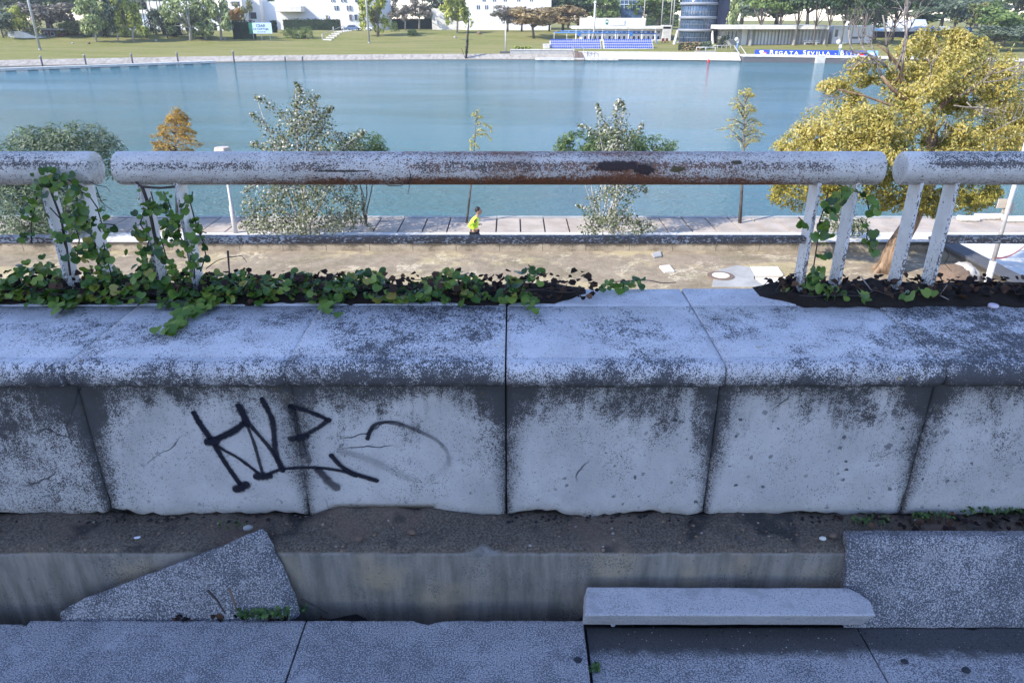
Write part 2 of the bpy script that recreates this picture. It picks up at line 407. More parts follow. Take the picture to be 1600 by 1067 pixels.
def mat_postpaint():
    t = NT('white_post_paint'); p = t.pos(); x, y, z = t.xyz(p)
    fine = t.noise(t.scl(p, (1, 1, .45)), 110, 5, .7); mid = t.noise(p, 14, 4)
    low = t.sm(z, 1.0, .77)
    d = t.mul(t.add(t.mul(low, .24), .07, t.mul(t.sm(y, RAIL_Y-.033, RAIL_Y-.036), .26)), t.math('MULTIPLY_ADD', mid, 1.1, .5))
    fl = t.dens(d, t.pep(t.scl(p, (1,1,.6)), .7), .08)
    base = t.mix(t.sm(mid, .3, .7), (.58,.58,.57), (.68,.68,.67))
    c = t.mix(t.mul(fl, .9), base, t.mix(mid, (.02,.022,.03), (.10,.06,.04)))
    return t.end(c, .5, normal=t.bump(t.mul(fl, -1), .4, .001), spec=.4)
LOWZ_ = at(800, 374, RAIL_Y).z
def mat_lowrail():
    t = NT('mossy_rail_paint'); p = t.pos(); x, y, z = t.xyz(p)
    fine = t.noise(t.scl(p, (.6, 1, 1)), 80, 5, .7); mid = t.noise(p, 11, 5, .65); g = t.noise(t.scl(p, (.5, 1, 1)), 14, 4)
    k = t.mul(t.sm(x, -1.1, -.6), .22)
    fl = t.dens(t.mul(t.add(.48, k), t.math('MULTIPLY_ADD', mid, 1.3, .35)), t.pep(t.scl(p, (.5, 1, 1)), .7), .12)
    c = t.mix(t.mul(fl, .92), (.46,.45,.44), t.mix(mid, (.026,.022,.022), (.11,.08,.06)))
    c = t.mix(t.mul(t.sm(z, LOWZ_-.004, LOWZ_-.013), t.sm(mid, .35, .6), .8), c, (.14,.06,.035))
    c = t.mix(t.mul(t.sm(g, .56, .64), t.sm(x, -.2, .6), .85), c, (.055,.052,.018))
    return t.end(c, .75, normal=t.bump(fine, .5, .003), spec=.3)
def mat_paint_graffiti():
    t = NT('black_spray_paint'); p = t.pos()
    e = t.n('ShaderNodeAttribute', {'attribute_name': 'edge'}).outputs['Fac']; a = t.n('ShaderNodeAttribute', {'attribute_name': 'ink'}).outputs['Fac']
    n1 = t.noise(p, 160, 5, .75)
    al = t.sm(t.add(t.mul(t.inv(e), 1.25), t.mul(t.math('SUBTRACT', t.pep(p), .5), .55), t.mul(t.math('SUBTRACT', t.noise(p, 30, 3), .5), .7)), .15, 1.0)
    return t.end((.012,.014,.024), .75, alpha=t.mul(al, t.math('MINIMUM', a, 1.0), .96), spec=.2)
def mat_soil(name, c0, c1):
    t = NT(name); p = t.pos(); f = t.noise(p, 90, 6, .75); m = t.noise(p, 14, 4)
    return t.end(t.mix(f, c0, t.mix(m, c0, c1)), .95, normal=t.bump(t.add(f, m), .9, .012), spec=.15)
def mat_leaf(name, stops, rough=.5, trans=.25, spec=.4, vein=False):
    t = NT(name); c = t.ramp(t.isl(), stops)
    if vein:
        n1 = t.noise(t.pos(), 60, 3); c = t.mix(t.mul(n1, .5), c, t.mix(.5, c, (.02,.05,.015)))
    return t.end(c, rough, spec=spec, trans=trans)
def mat_bark(name, c0, c1, s=20):
    t = NT(name); f = t.noise(t.scl(t.pos(), (1, 1, .25)), s, 5, .7)
    return t.end(t.mix(t.sm(f, .35, .65), c0, c1), .9, normal=t.bump(f, .6, .02), spec=.2)
def mat_dirt():
    t = NT('dusty_ground'); p = t.pos(); x, y, z = t.xyz(p)
    a = t.noise(t.scl(p, (.6, 1, 1)), .75, 6, .62); b = t.noise(p, 3.2, 6, .7); f = t.noise(p, 30, 5, .75); g = t.noise(p, 9, 4, .7)
    c = t.mix(t.sm(b, .3, .7), (.25,.20,.14), (.36,.295,.21))
    c = t.mix(t.mul(t.sm(t.add(t.mul(a, .7), t.mul(b, .3)), .50, .58), .85), c, (.46,.38,.22))
    c = t.mix(t.mul(t.sm(t.add(t.mul(t.noise(t.off(p, (5, 2, 0)), .9, 5), .6), t.mul(b, .4)), .54, .60), t.sm(g, .4, .6), .9), c, (.60,.52,.37))
    c = t.mix(t.mul(t.sm(t.noise(t.off(p, (9, 4, 0)), .55, 4), .52, .62), t.sm(f, .4, .62), .55), c, (.13,.13,.055))
    c = t.mix(t.mul(t.sm(f, .55, .72), .65), c, (.13,.10,.075)); c = t.mix(t.mul(t.sm(t.noise(p, 55, 3), .66, .74), .7), c, (.6,.55,.48))
    return t.end(c, .95, normal=t.bump(t.add(f, g), .7, .04), spec=.15)
def mat_pale_paving():
    t = NT('pale_paving'); p = t.pos(); x, y, z = t.xyz(p); a = t.noise(p, 1.4, 5); f = t.noise(p, 25, 4, .7)
    c = t.mix(t.sm(a, .3, .7), (.55,.54,.51), (.68,.67,.64)); c = t.mix(t.mul(t.sm(f, .58, .7), .35), c, (.35,.33,.3))
    br = t.n('ShaderNodeTexBrick', ins={'Vector': p, 'Color1': (1,1,1), 'Color2': (.93,.92,.9), 'Mortar': (.62,.6,.57), 'Scale': 1., 'Mortar Size': .012, 'Brick Width': 1.6, 'Row Height': .8})
    c = t.n('ShaderNodeMix', {'data_type': 'RGBA', 'blend_type': 'MULTIPLY'}, {0: 1.0, 6: c, 7: br.outputs[0]}).outputs[2]
    return t.end(c, .85, spec=.2)
def mat_apron():
    t = NT('pink_concrete'); p = t.pos(); a = t.noise(p, 1.2, 5); f = t.noise(p, 22, 4, .7)
    c = t.mix(t.sm(a, .3, .7), (.34,.29,.24), (.46,.40,.34)); c = t.mix(t.mul(t.sm(f, .55, .7), .4), c, (.22,.18,.16))
    return t.end(c, .9, normal=t.bump(f, .4, .02), spec=.2)
def mat_lowwall():
    t = NT('stained_wall'); p = t.pos(); x, y, z = t.xyz(p)
    run = t.noise(t.scl(p, (1, 1, 1.4)), 1.6, 5, .7); f = t.noise(p, 24, 4, .7)
    top = t.sm(z, -4.46, -4.285)
    c = t.mix(t.sm(run, .35, .65), (.38,.33,.255), (.26,.22,.165))
    c = t.mix(t.mul(t.sm(t.add(t.mul(run, .6), t.mul(f, .4), t.mul(top, .32)), .50, .72), .88), c, (.055,.05,.042))
    c = t.mix(t.mul(t.sm(f, .5, .7), .4), c, (.12,.11,.09))
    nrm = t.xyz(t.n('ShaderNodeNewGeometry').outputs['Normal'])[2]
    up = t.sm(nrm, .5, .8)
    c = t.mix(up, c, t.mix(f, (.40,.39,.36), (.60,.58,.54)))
    jt = t.math('PINGPONG', t.math('ADD', x, 200.0), .62)
    c = t.mix(t.mul(t.sm(jt, .014, .006), .7), c, (.05,.045,.04))
    return t.end(c, .9, normal=t.bump(f, .4, .02), spec=.2)
def mat_water():
    t = NT('river_water'); p = t.pos(); x, y, z = t.xyz(p)
    q = t.n('ShaderNodeMapping', ins={'Vector': p, 'Rotation': (0, 0, R(14)), 'Scale': (.55, 1.25, 1)}).outputs[0]
    a = t.noise(q, .9, 5, .66, .5); b = t.noise(q, 4.2, 4, .65, .3); w = t.noise(t.scl(p, (.35, 1, 1)), .10, 4, .6)
    h = t.add(t.mul(a, 1.0), t.mul(b, .75))
    c = t.mix(t.sm(w, .35, .65), (.044,.148,.182), (.058,.172,.208))
    st = t.math('MULTIPLY_ADD', t.sm(w, .35, .65), .75, .30)
    nd = t.n('ShaderNodeBump', ins={'Height': h, 'Strength': st, 'Distance': .62})
    return t.end(c, .07, normal=nd.outputs[0], spec=.5, IOR=1.33)
def mat_grass(name, dry=.5):
    t = NT(name); p = t.pos(); x, y, z = t.xyz(p)
    a = t.noise(t.scl(p, (.25, 1, 1)), .22, 5, .6); b = t.noise(p, .8, 4, .65); f = t.noise(p, 6, 3, .7)
    c = t.mix(t.sm(a, .35, .65), (.185,.195,.055), (.265,.240,.095))
    c = t.mix(t.mul(t.sm(b, .52, .66), dry), c, (.29,.25,.14)); c = t.mix(t.mul(f, .35), c, (.10,.13,.04))
    return t.end(c, .95, normal=t.bump(f, .6, .1), spec=.1)
def mat_revet():
    t = NT('revetment_concrete'); p = t.pos(); x, y, z = t.xyz(p)
    f = t.noise(p, 1.6, 5, .7); s = t.noise(t.scl(p, (1.1, .3, .3)), 1.2, 4)
    c = t.mix(t.sm(f, .3, .7), (.27,.25,.225), (.42,.40,.36)); c = t.mix(t.mul(t.sm(s, .52, .6), .55), c, (.22,.20,.17))
    c = t.mix(t.sm(z, -6.15, -6.35), c, (.10,.10,.085))
    return t.end(c, .9, spec=.2)
M = dict(
 wall=mat_wall(), coping=mat_coping(), paving=mat_granite('granite_paving', (.13,.135,.15), (.50,.495,.505), True),
 facing=mat_granite('granite_facing', (.095,.10,.115), (.50,.495,.51), dens=.555), kerb=mat_granite('cut_granite', (.30,.295,.30), (.53,.52,.53), dens=.44),
 footing=mat_footing(), pipe=mat_pipe(), post=mat_postpaint(), lowrail=mat_lowrail(), spray=mat_paint_graffiti(),
 soil=mat_soil('dark_soil', (.014,.012,.011), (.075,.056,.044)), trench=mat_soil('trench_soil', (.012,.012,.013), (.06,.05,.045)), mortar=mat_soil('mortar', (.02,.02,.022), (.07,.068,.066)),
 ivy=mat_leaf('ivy_leaf', [(0,(.020,.055,.010)),(.3,(.055,.135,.018)),(.65,(.12,.22,.025)),(.9,(.22,.30,.04)),(1,(.30,.24,.05))], .38, .22, .5, True),
 ivy_light=mat_leaf('pale_ivy_leaf', [(0,(.09,.18,.025)),(.6,(.17,.27,.035)),(1,(.27,.35,.06))], .4, .25, .5, True),
 weed=mat_leaf('weed_leaf', [(0,(.03,.08,.018)),(1,(.10,.19,.04))], .5, .3),
 dead=mat_leaf('dead_leaf', [(0,(.012,.009,.010)),(.6,(.035,.022,.018)),(.9,(.09,.05,.03)),(1,(.16,.09,.05))], .8, .05, .2),
 twig=plain('twig_bark', (.055,.045,.042), .9), paletwig=plain('pale_twig', (.28,.26,.25), .9),
 dirt=mat_dirt(), prom=mat_pale_paving(), apron=mat_apron(), lowwall=mat_lowwall(), water=mat_water(),
 lawn=mat_grass('lawn_grass', .7), bankgrass=mat_grass('bank_grass', .75), revet=mat_revet(),
 grey=plain('grey_concrete', (.33,.33,.32), .85, scale=2, bump=.1), dark_grey=plain('asphalt_grey', (.085,.088,.10), .9, scale=6, bump=.2),
 pale=plain('pale_concrete', (.52,.51,.48), .85, scale=1.5, bump=.1), white=plain('white_render', (.66,.66,.66), .75, var=.04, scale=.6), offwhite=plain('offwhite_render', (.60,.58,.53), .8, scale=.8),
 bluewhite=plain('blue_white_panel', (.55,.62,.72), .5, var=.05), glass=plain('dark_window_glass', (.025,.035,.055), .08, spec=.8, var=.3),
 tglass=plain('blue_curtain_glass', (.06,.11,.19), .10, spec=.9, var=.35, scale=1.5), navy=plain('navy_panel', (.018,.026,.060), .5),
 mullion=plain('mullion_steel', (.10,.12,.15), .5), ring=plain('tower_ring', (.22,.24,.28), .55), blueseat=plain('blue_plastic', (.02,.085,.46), .45, var=.1), bluecloth=plain('blue_banner', (.010,.045,.32), .6, var=.15), lblue=plain('light_blue_banner', (.16,.32,.62), .6),
 blueframe=plain('blue_metal', (.035,.15,.42), .45), green=plain('green_panel', (.012,.13,.09), .5), lettering=plain('white_letters', (.85,.85,.85), .6, var=.02), black=plain('black_letters', (.015,.02,.035), .6),
 signface=plain('pale_blue_sign', (.42,.58,.82), .55, var=.03), steel=plain('galvanised_steel', (.42,.44,.47), .4, metal=.3), red=plain('red_plastic', (.55,.02,.02), .5), redbrown=plain('red_brown_wood', (.12,.035,.03), .8),
 postwhite=plain('old_white_paint', (.46,.45,.45), .6, scale=14), lampcream=plain('cream_lamp', (.48,.42,.35), .5, var=.05), lampunder=plain('brown_lamp_glass', (.20,.10,.08), .3),
 skin=plain('skin', (.36,.20,.14), .55, var=.06), hair=plain('black_hair', (.012,.010,.010), .6), neon=plain('neon_yellow_cloth', (.62,.83,.06), .7, var=.06), shorts=plain('black_cloth', (.018,.018,.024), .8), shoe=plain('shoe_white', (.6,.6,.62), .6),
 carblue=plain('blue_car_paint', (.10,.16,.30), .25, spec=.6), carwhite=plain('white_car_paint', (.72,.72,.74), .25, spec=.6), cardark=plain('dark_car_paint', (.05,.055,.07), .25, spec=.6), tyre=plain('tyre', (.02,.02,.02), .8),
 pinkwhite=plain('pink_plastic', (.65,.58,.66), .4), paper=plain('paper', (.7,.72,.78), .7), gum=plain('old_gum', (.03,.035,.045), .8), stonebrown=plain('brown_stone', (.16,.115,.085), .9, scale=20, bump=.4), stonewhite=plain('white_stone', (.62,.60,.55), .85, scale=12, bump=.3), bedrock=plain('wall_back', (.40,.38,.35), .9, scale=2, bump=.2),
)
def LF(name, *cs, trans=.3, rough=.55):
    k = len(cs)-1
    return mat_leaf(name, [(i/k, c) for i, c in enumerate(cs)], rough, trans, .3)
L = dict(
 poplar=mat_leaf('silver_poplar_leaf', [(0,(.045,.058,.022)),(.3,(.10,.125,.045)),(.55,(.18,.20,.10)),(.75,(.28,.285,.20)),(.9,(.44,.44,.38)),(1,(.64,.63,.58))], .55, .25, .3),
 willow=LF('grey_green_leaf', (.055,.085,.050), (.10,.145,.085), (.19,.24,.17), (.30,.34,.27)),
 greenwillow=LF('green_willow_leaf', (.055,.10,.04), (.12,.19,.075), (.22,.29,.13)),
 cypress=LF('orange_needle', (.28,.165,.03), (.45,.29,.065), (.56,.40,.12), trans=.4),
 pale=LF('pale_yellow_needle', (.33,.29,.06), (.52,.45,.13), (.62,.55,.22), trans=.4),
 lemon=LF('lemon_leaf', (.30,.28,.04), (.50,.45,.08), (.60,.55,.18)),
 gold=LF('golden_leaf', (.30,.255,.05), (.48,.405,.10), (.60,.51,.17), (.68,.61,.30), trans=.45),
 goldgreen=LF('green_gold_leaf', (.14,.16,.035), (.27,.28,.07), (.42,.40,.12), trans=.4),
 golddark=LF('golden_green_leaf', (.14,.14,.025), (.32,.28,.05), (.50,.42,.10), trans=.45),
 deep=LF('deep_green_leaf', (.008,.022,.010), (.020,.045,.018), (.04,.075,.028)),
 greygreen=LF('grey_olive_leaf', (0.061,0.096,0.066), (0.131,0.174,0.113), (0.244,0.287,0.209)),
 yellowgreen=LF('yellow_green_leaf', (0.174,0.227,0.043), (0.365,0.409,0.086), (0.574,0.574,0.157)),
 lightgreen=LF('light_green_leaf', (0.139,0.200,0.078), (0.295,0.365,0.157), (0.504,0.557,0.295)),
 olive=LF('olive_leaf', (0.096,0.122,0.043), (0.209,0.227,0.086), (0.365,0.348,0.157)),
 greybrown=LF('grey_brown_leaf', (0.096,0.090,0.073), (0.209,0.192,0.157), (0.348,0.322,0.270)),
 autumn=LF('brown_autumn_leaf', (0.131,0.096,0.043), (0.295,0.217,0.104), (0.470,0.365,0.192)),
 orange=LF('orange_leaf', (.20,.095,.02), (.38,.21,.05), (.46,.30,.09)),
 midgreen=LF('mid_green_leaf', (0.052,0.104,0.035), (0.131,0.200,0.061), (0.260,0.330,0.104)),
 pine=LF('pine_needle', (0.020,0.049,0.024), (0.061,0.104,0.049), (0.131,0.182,0.086)),
 hedge=LF('hedge_leaf', (0.012,0.026,0.014), (0.024,0.048,0.022), (0.054,0.078,0.036)),
 hedgelight=LF('light_hedge_leaf', (0.086,0.148,0.043), (0.174,0.244,0.078), (0.278,0.348,0.131)),
)
hm = bpy.data.materials.new('haze'); hm.use_nodes = True; hm.node_tree.nodes.clear()
hv = hm.node_tree.nodes.new('ShaderNodeVolumePrincipled'); hv.inputs['Color'].default_value = (.86, .91, 1, 1); hv.inputs['Density'].default_value = .00028; hv.inputs['Anisotropy'].default_value = .2
ho_ = hm.node_tree.nodes.new('ShaderNodeOutputMaterial'); hm.node_tree.links.new(hv.outputs[0], ho_.inputs['Volume']); M['haze'] = hm
M['bark'] = mat_bark('grey_bark', (.07,.06,.055), (.19,.17,.15)); M['palebark'] = mat_bark('pale_bark', (.22,.21,.20), (.50,.48,.45)); M['brownbark'] = mat_bark('brown_bark', (.09,.06,.04), (.30,.21,.14), 9)
M['deadbark'] = mat_bark('dead_grey_bark', (.12,.105,.10), (.30,.275,.26), 14)

# ================================================================== the near place: pavement, trench, parapet
g = MB().box(-14, 14, -16, 1.656, -.5, -.035).build('pavement', M['mortar']); struct(g)
g = MB()
N = 104
vs = []; fs = []
for i in range(N+1):
    X = -4.2 + 8.4*i/N
    for j, Y in enumerate((1.655, 1.68, 1.71, 1.74)):
        vs.append((X, Y, -.13 + .04*nz((X, Y, 0), 9) + (.06 if (-.72 < X < -.45) else .09 if X > .22 else 0)))
for i in range(N):
    for j in range(3): fs.append((i*4+j, i*4+4+j, i*4+5+j, i*4+1+j))
g.add(vs, fs, True); struct(g.build('trench_ground', M['trench']))

slabs = [(-3.10, -2.276, -.006, 'grey granite paving slab two places left of the broken triangular stone'), (1.866, 2.69, -.012, 'grey granite paving slab just right of the standing block'), (2.696, 3.52, -.004, 'grey granite paving slab farthest right along the ledge'),
         (-2.27, -1.442, -.014, 'granite paving slab in the far left corner, cut off by the picture edge'),
         (-1.436, -.6165, 0.0, 'grey granite paving slab in front of the broken triangular stone'),
         (-.6105, .2115, 0.0, 'grey granite paving slab with a black gum spot, between the triangle stone and the fallen bar'),
         (.2235, 1.031, -.026, 'dirt covered granite paving slab under the fallen stone bar'),
         (1.037, 1.86, -.028, 'dirt covered granite paving slab below the standing block on the right')]
for k, (a, b, z, lab) in enumerate(slabs):
    m = MB(); n = 34
    yb = [1.656 - (.010 if 2.2 < 9*nz((a+(b-a)*i/n, k, 0), 4) else 0) - .004*abs(nz((i*.7, k, 2), 1.3)) for i in range(n+1)]
    if k == 5: yb[14] -= .010; yb[15] -= .016; yb[16] -= .006
    top, bot = [], []
    vs = []
    for i in range(n+1):
        X = a + (b-a)*i/n
        for (Y, Z) in ((.9, z-.06), (.9, z), (1.30, z), (yb[i]-.012, z), (yb[i]-.004, z-.002), (yb[i], z-.008), (yb[i], z-.09)):
            vs.append((X, Y, Z))
    fs = [(i*7+j, i*7+j+1, i*7+8+j, i*7+7+j) for i in range(n) for j in range(6)]
    fs += [tuple(range(7))[::-1], tuple(n*7+j for j in range(7))]
    m.add(vs, fs)
    o = m.build('paving_slab', M['paving']); tag(o, lab, 'paving slab', 'granite slabs of the near pavement')

# parapet: one thing made of footing, panels, coping stones, back strip
YW = 1.88
par = thing('parapet_wall', (0, YW, 0), 'white painted parapet wall with lichen blackened coping and a black graffiti tag', 'wall')
m = MB(); n = 196; prof = [(1.734, -.32), (1.734, .05), (1.735, .186), (1.742, .198), (1.80, .202), (1.86, .205), (1.93, .208), (1.93, -.32)]
vs = []
for i in range(n+1):
    X = -4.4 + 8.8*i/n
    for j, (Y, Z) in enumerate(prof):
        q = Vector((X, Y, Z))
        dz = .018*nz(q, 11) + .012*nz(q, 30) + .005*nz(q, 70) if j in (3, 4, 5, 6) else .004*nz(q, 9)
        dy = .006*nz(q+Vector((5, 0, 0)), 14) if j < 4 else 0
        if j >= 5 and X0-MOD+.03 < X < X0-.15: dz += .034*min(1, (X-X0+MOD-.03)/.08, (X0-.15-X)/.08)*(1+.5*nz(q, 14))
        if j in (2, 3) and -.16 < X < -.02: dz -= .022*math.sin((X+.16)/.14*math.pi)
        vs.append((X, Y+dy, Z+dz + (.012*max(0, nz(q, 5)) if j > 4 else 0)))
k = len(prof)
fs = [(i*k+j, i*k+j+1, (i+1)*k+j+1, (i+1)*k+j) for i in range(n) for j in range(k-1)]
o = m.add(vs, fs, True).build('footing', M['footing'], par)
cop_profile = []
for a in range(0, 11):            # rounded nose
    t = R(-98 + a*18.5)
    cop_profile.append((1.868 - .037*math.cos(t), .7145 + .0385*math.sin(t)))
cop_profile = [(1.99, .677), (1.90, .677)] + cop_profile[1:] + [(1.892, .7525), (1.896, .7495), (1.900, .754), (2.10, .7545), (2.292, .755), (2.292, .66)]
for i in range(-7, 7):
    ga, gb = (.0007 if i == -1 else .0025), (.0007 if i == -2 else .0025)
    xa, xb = X0 + MOD*i + ga, X0 + MOD*(i+1) - gb
    # wall panel: a slab whose plaster foot is ragged
    m = MB(); n = 40; vs = []
    zs = [.235, .26, .30, .45, .66]
    for j in range(n+1):
        X = xa + (xb-xa)*j/n
        e = .0
        foot = .207 + .026*nz((X, 3, 0), 6) + .012*nz((X, 7, 0), 26) + .006*nz((X, 9, 0), 70)
        if i == -1: foot += .038*max(0, min(1, (X-xa-.03)/.04, (X0-.19-X)/.05))
        edge = min(X-xa, xb-X)
        rd = .0035*max(0, 1-edge/.007)**2
        vs.append((X, YW+rd+.05, foot-.02)); vs.append((X, YW+rd+.012, foot)); vs.append((X, YW+rd+.002, foot+.010))
        for z in zs: vs.append((X + (.006 if j == 0 else -.006 if j == n else 0)*(z < .27)*(.3+abs(nz((i, j, z), 3.3))*2), YW+rd-.0015*nz((X, z, i), 5), z))
        vs.append((X, YW+rd, .688)); vs.append((X, YW+.05, .688))
    k = 5+len(zs)
    fs = [(j*k+q, j*k+q+1, (j+1)*k+q+1, (j+1)*k+q) for j in range(n) for q in range(k-1)]
    fs += [tuple(range(k)), tuple(n*k+q for q in range(k))]
    m.add(vs, fs, True).build('wall_panel', M['wall'], par)
    # coping stone
    m = MB(); n = 30; vs = []
    dz = .0016*((i*7) % 3-1)
    for j in range(n+1):
        X = xa + (xb-xa)*j/n
        edge = min(X-xa, xb-X); rd = (.003 if i in (-1, -2) and edge == abs(X-(X0-MOD)) else .007)*max(0, 1-edge/.014)**2
        for (Y, Z) in cop_profile:
            q = Vector((X, Y, Z))
            cy, cz = (1.90, .715)
            inn = Vector((0, cy-Y, cz-Z)); inn = inn.normalized() if inn.length > 0 else inn
            nn = .0022*nz(q, 22) + .0016*nz(q, 60)
            yy, zz = Y + inn.y*(nn+rd*(Y < 1.91)), Z + dz + inn.z*(nn + rd*.6)
            if Y >= 2.29: yy = Y
            vs.append((X, yy, zz))
    k = len(cop_profile)
    fs = [(j*k+q, j*k+q+1, (j+1)*k+q+1, (j+1)*k+q) for j in range(n) for q in range(k-1)]
    fs += [tuple(range(k)), tuple(n*k+q for q in range(k))]
    m.add(vs, fs, True).build('coping_stone', M['coping'], par)
    m = MB().box(xa, xb, 2.2965, 2.462, .60, .7565+dz)
    rough(m.build('coping_strip', M['coping'], par, bevel=.005), 3, .004, .05)
m = MB().box(-4.36, 4.32, 1.90, 2.458, .21, .738).build('wall_core', M['mortar'], par)
m = MB().box(-14, 14, 1.935, 2.455, -6.2, .195).build('retaining_face', M['bedrock'], par)
# graffiti strokes on the panels
def strokes(lst):
    vs, fs, ed, ink = [], [], [], []
    for lay, (pts, w, a0, a1) in enumerate(lst):
        P = [at(x, y, YW) for x, y in pts]
        # resample as a smooth line
        Q = []
        for i in range(len(P)-1):
            p0, p1, p2, p3 = P[max(i-1, 0)], P[i], P[i+1], P[min(i+2, len(P)-1)]
            for k in range(8):
                t = k/8
                Q.append(.5*((2*p1) + (p2-p0)*t + (2*p0-5*p1+4*p2-p3)*t*t + (3*p1-p0-3*p2+p3)*t**3))
        Q.append(P[-1]); n = len(Q)
        d0 = (Q[0]-Q[1]).normalized(); d1 = (Q[-1]-Q[-2]).normalized(); caps = (1.0, .92, .7, .38)
        Q = [Q[0]+d0*w*k for k in caps] + Q + [Q[-1]+d1*w*k for k in caps[::-1]]; n = len(Q); b = len(vs)
        for i, q in enumerate(Q):
            d = (Q[min(i+1, n-1)]-Q[max(i-1, 0)]); d.y = 0; d.normalize(); s = Vector((-d.z, 0, d.x))
            f = i/(n-1); a = a0 + (a1-a0)*f; e_ = min(i, n-1-i); end = e_ == 0; cw = math.sqrt(max(0.0025, 1-caps[e_]**2)) if e_ < 4 else 1.0
            for k, o in enumerate((-1, -.3, .3, 1)):
                ww = w*1.12*cw*(1.2-.2*min(1, f*6))*(1+.22*nz((i*.35, lay, 0), .9))
                vs.append((q.x+s.x*o*ww, YW-.0024-.00022*lay, q.z+s.z*o*ww)); ed.append(1.0 if k in (0, 3) or end else (.45 if e_ == 1 else 0.0)); ink.append(a)
        for i in range(n-1):
            for k in range(3): fs.append((b+i*4+k, b+i*4+k+1, b+i*4+5+k, b+i*4+4+k))
    m = MB(); m.add(vs, fs); o = m.build('graffiti', M['spray'], par)
    for nm, arr in (('edge', ed), ('ink', ink)):
        at_ = o.data.attributes.new(nm, 'FLOAT', 'POINT'); at_.data.foreach_set('value', arr)
    return o
W = .0118
strokes([([(304,646),(313,662),(332,688)], W, 1, 1), ([(332,688),(352,722),(378,759)], W*.9, 1, 1), ([(330,689),(357,677),(385,659)], W*1.2, 1.1, 1.1),
 ([(374,635),(381,648),(386,660)], W*1.15, 1.1, 1), ([(386,658),(405,679),(424,702),(442,733)], W*.7, .95, .9), ([(385,659),(397,690),(406,722),(412,743)], W*.55, .85, .9),
 ([(334,690),(352,703),(375,716),(412,744)], W*.55, .85, 1), ([(411,624),(420,642),(427,660),(431,703),(442,733)], W*.95, 1.05, .85), ([(455,634),(486,643),(514,655)], W*.75, .9, 1),
 ([(514,655),(496,668),(466,684)], W*.75, 1, .8), ([(455,634),(463,662),(472,688),(483,718)], W*1.0, .55, .5), ([(456,684),(466,683),(478,681)], W*1.1, .85, .85), ([(412,743),(428,736),(446,731),(490,729),(533,734),(556,742)], W*.6, 1, .9),
 ([(519,711),(533,726),(553,738),(588,749)], W*.85, 1, 1.1), ([(500,735),(512,749),(525,759)], W*1.5, .8, .6), ([(372,762),(378,760),(384,756)], W*1.5, 1, .95), ([(404,743),(412,743),(420,742)], W*1.4, 1, .95), ([(328,689),(333,689),(337,688)], W*1.5, 1.05, 1),
 ([(575,683),(583,665),(600,658),(628,662),(655,672),(682,686),(698,703),(702,724)], W*.66, 1.15, .05), ([(533,703),(577,716),(622,738),(650,748)], W*1.2, .22, .10), ([(702,716),(694,732),(672,748)], W*1.3, .12, .06)])

# standing granite block on the right (leans back on the footing)
sh = [(1.647, -.028), (1.733, .232), (1.745, .238), (1.786, .226), (1.70, -.04)]
o = MB().prism([(.992 if i < 3 else 1.0, y, z) for i, (y, z) in enumerate(sh)], [(1.84, y, z) for y, z in sh]).build('standing_block', M['facing'], None, bevel=.006)
rough(o, 4, .006, .04); tag(o, 'thick speckled granite block standing on edge against the ledge, right of the fallen bar', 'stone block')
# fallen bar
z0, z1 = 0.0, 0.0
out = [(.208, 1.597), (1.034, 1.592), (1.041, 1.64), (1.020, 1.674), (.993, 1.694), (.222, 1.702)]
roll = R(10)
def rollpt(x, y, z):
    dy, dz = y-1.65, z
    return (x, 1.65 + dy*math.cos(roll) + dz*math.sin(roll)*-1.0, 0.002 + dy*math.sin(roll)*.55 + dz*math.cos(roll) + .006*(x-.2))
top_ = [rollpt(x, y, .092) for x, y in out]; bot_ = [rollpt(x, y+.036, 0) for x, y in out]
o = MB().prism(top_, bot_).build('stone_bar', M['kerb'], None, bevel=.005)
rough(o, 4, .004, .03); tag(o, 'long pale stone bar lying loose across the gap in the pavement, one corner cut off', 'stone bar')
# broken triangle
p0 = Vector((0, 1.660, 0)); nrm = Vector((0, -.98, .20)).normalized()
tri = [(92,957),(106,946),(180,917),(252,890),(330,860),(384,836),(391,842),(416,894),(438,942),(446,975),(92,975)]
fr = [on_plane(x, y, p0, nrm) for x, y in tri]; bk = [p - nrm*.036 + Vector((.040, 0, .006)) for p in fr]
o = MB().prism(fr, bk).build('broken_slab', M['facing'], None, bevel=.005)
rough(o, 4, .010, .035); tag(o, 'broken triangular granite slab leaning against the ledge, weeds growing at its foot', 'broken stone')

# small things lying about
def blob(name, p, r, mat, label, cat, flat=.5, group=None):
    m = MB().sphere(p, (r, r*.75, r*flat), 10, 7); o = m.build(name, mat); rough(o, 1, r*.7, r*1.3 if False else .02); return tag(o, label, cat, group)
c = at(903, 1031, 1.5); c = atz(903, 1031, .0)
o = MB().prism([(c.x+.011*math.cos(a)*(1+.18*math.sin(3*a)), c.y+.010*math.sin(a), .0025) for a in np.linspace(0, 2*math.pi, 14)[:-1]],
               [(c.x+.012*math.cos(a)*(1+.18*math.sin(3*a)), c.y+.011*math.sin(a), -.001) for a in np.linspace(0, 2*math.pi, 14)[:-1]]).build('chewing_gum', M['gum']); tag(o, 'flattened black chewing gum spot on the middle paving slab', 'gum')
c = atz(1552, 478, .762)
o = MB().tube([(c.x, c.y, .758), (c.x, c.y, .766), (c.x, c.y, .768)], [.016, .016, .013], 16).build('bottle_cap', M['pinkwhite']); tag(o, 'pinkish white plastic cap lying on the coping by the dark soil at right', 'cap')
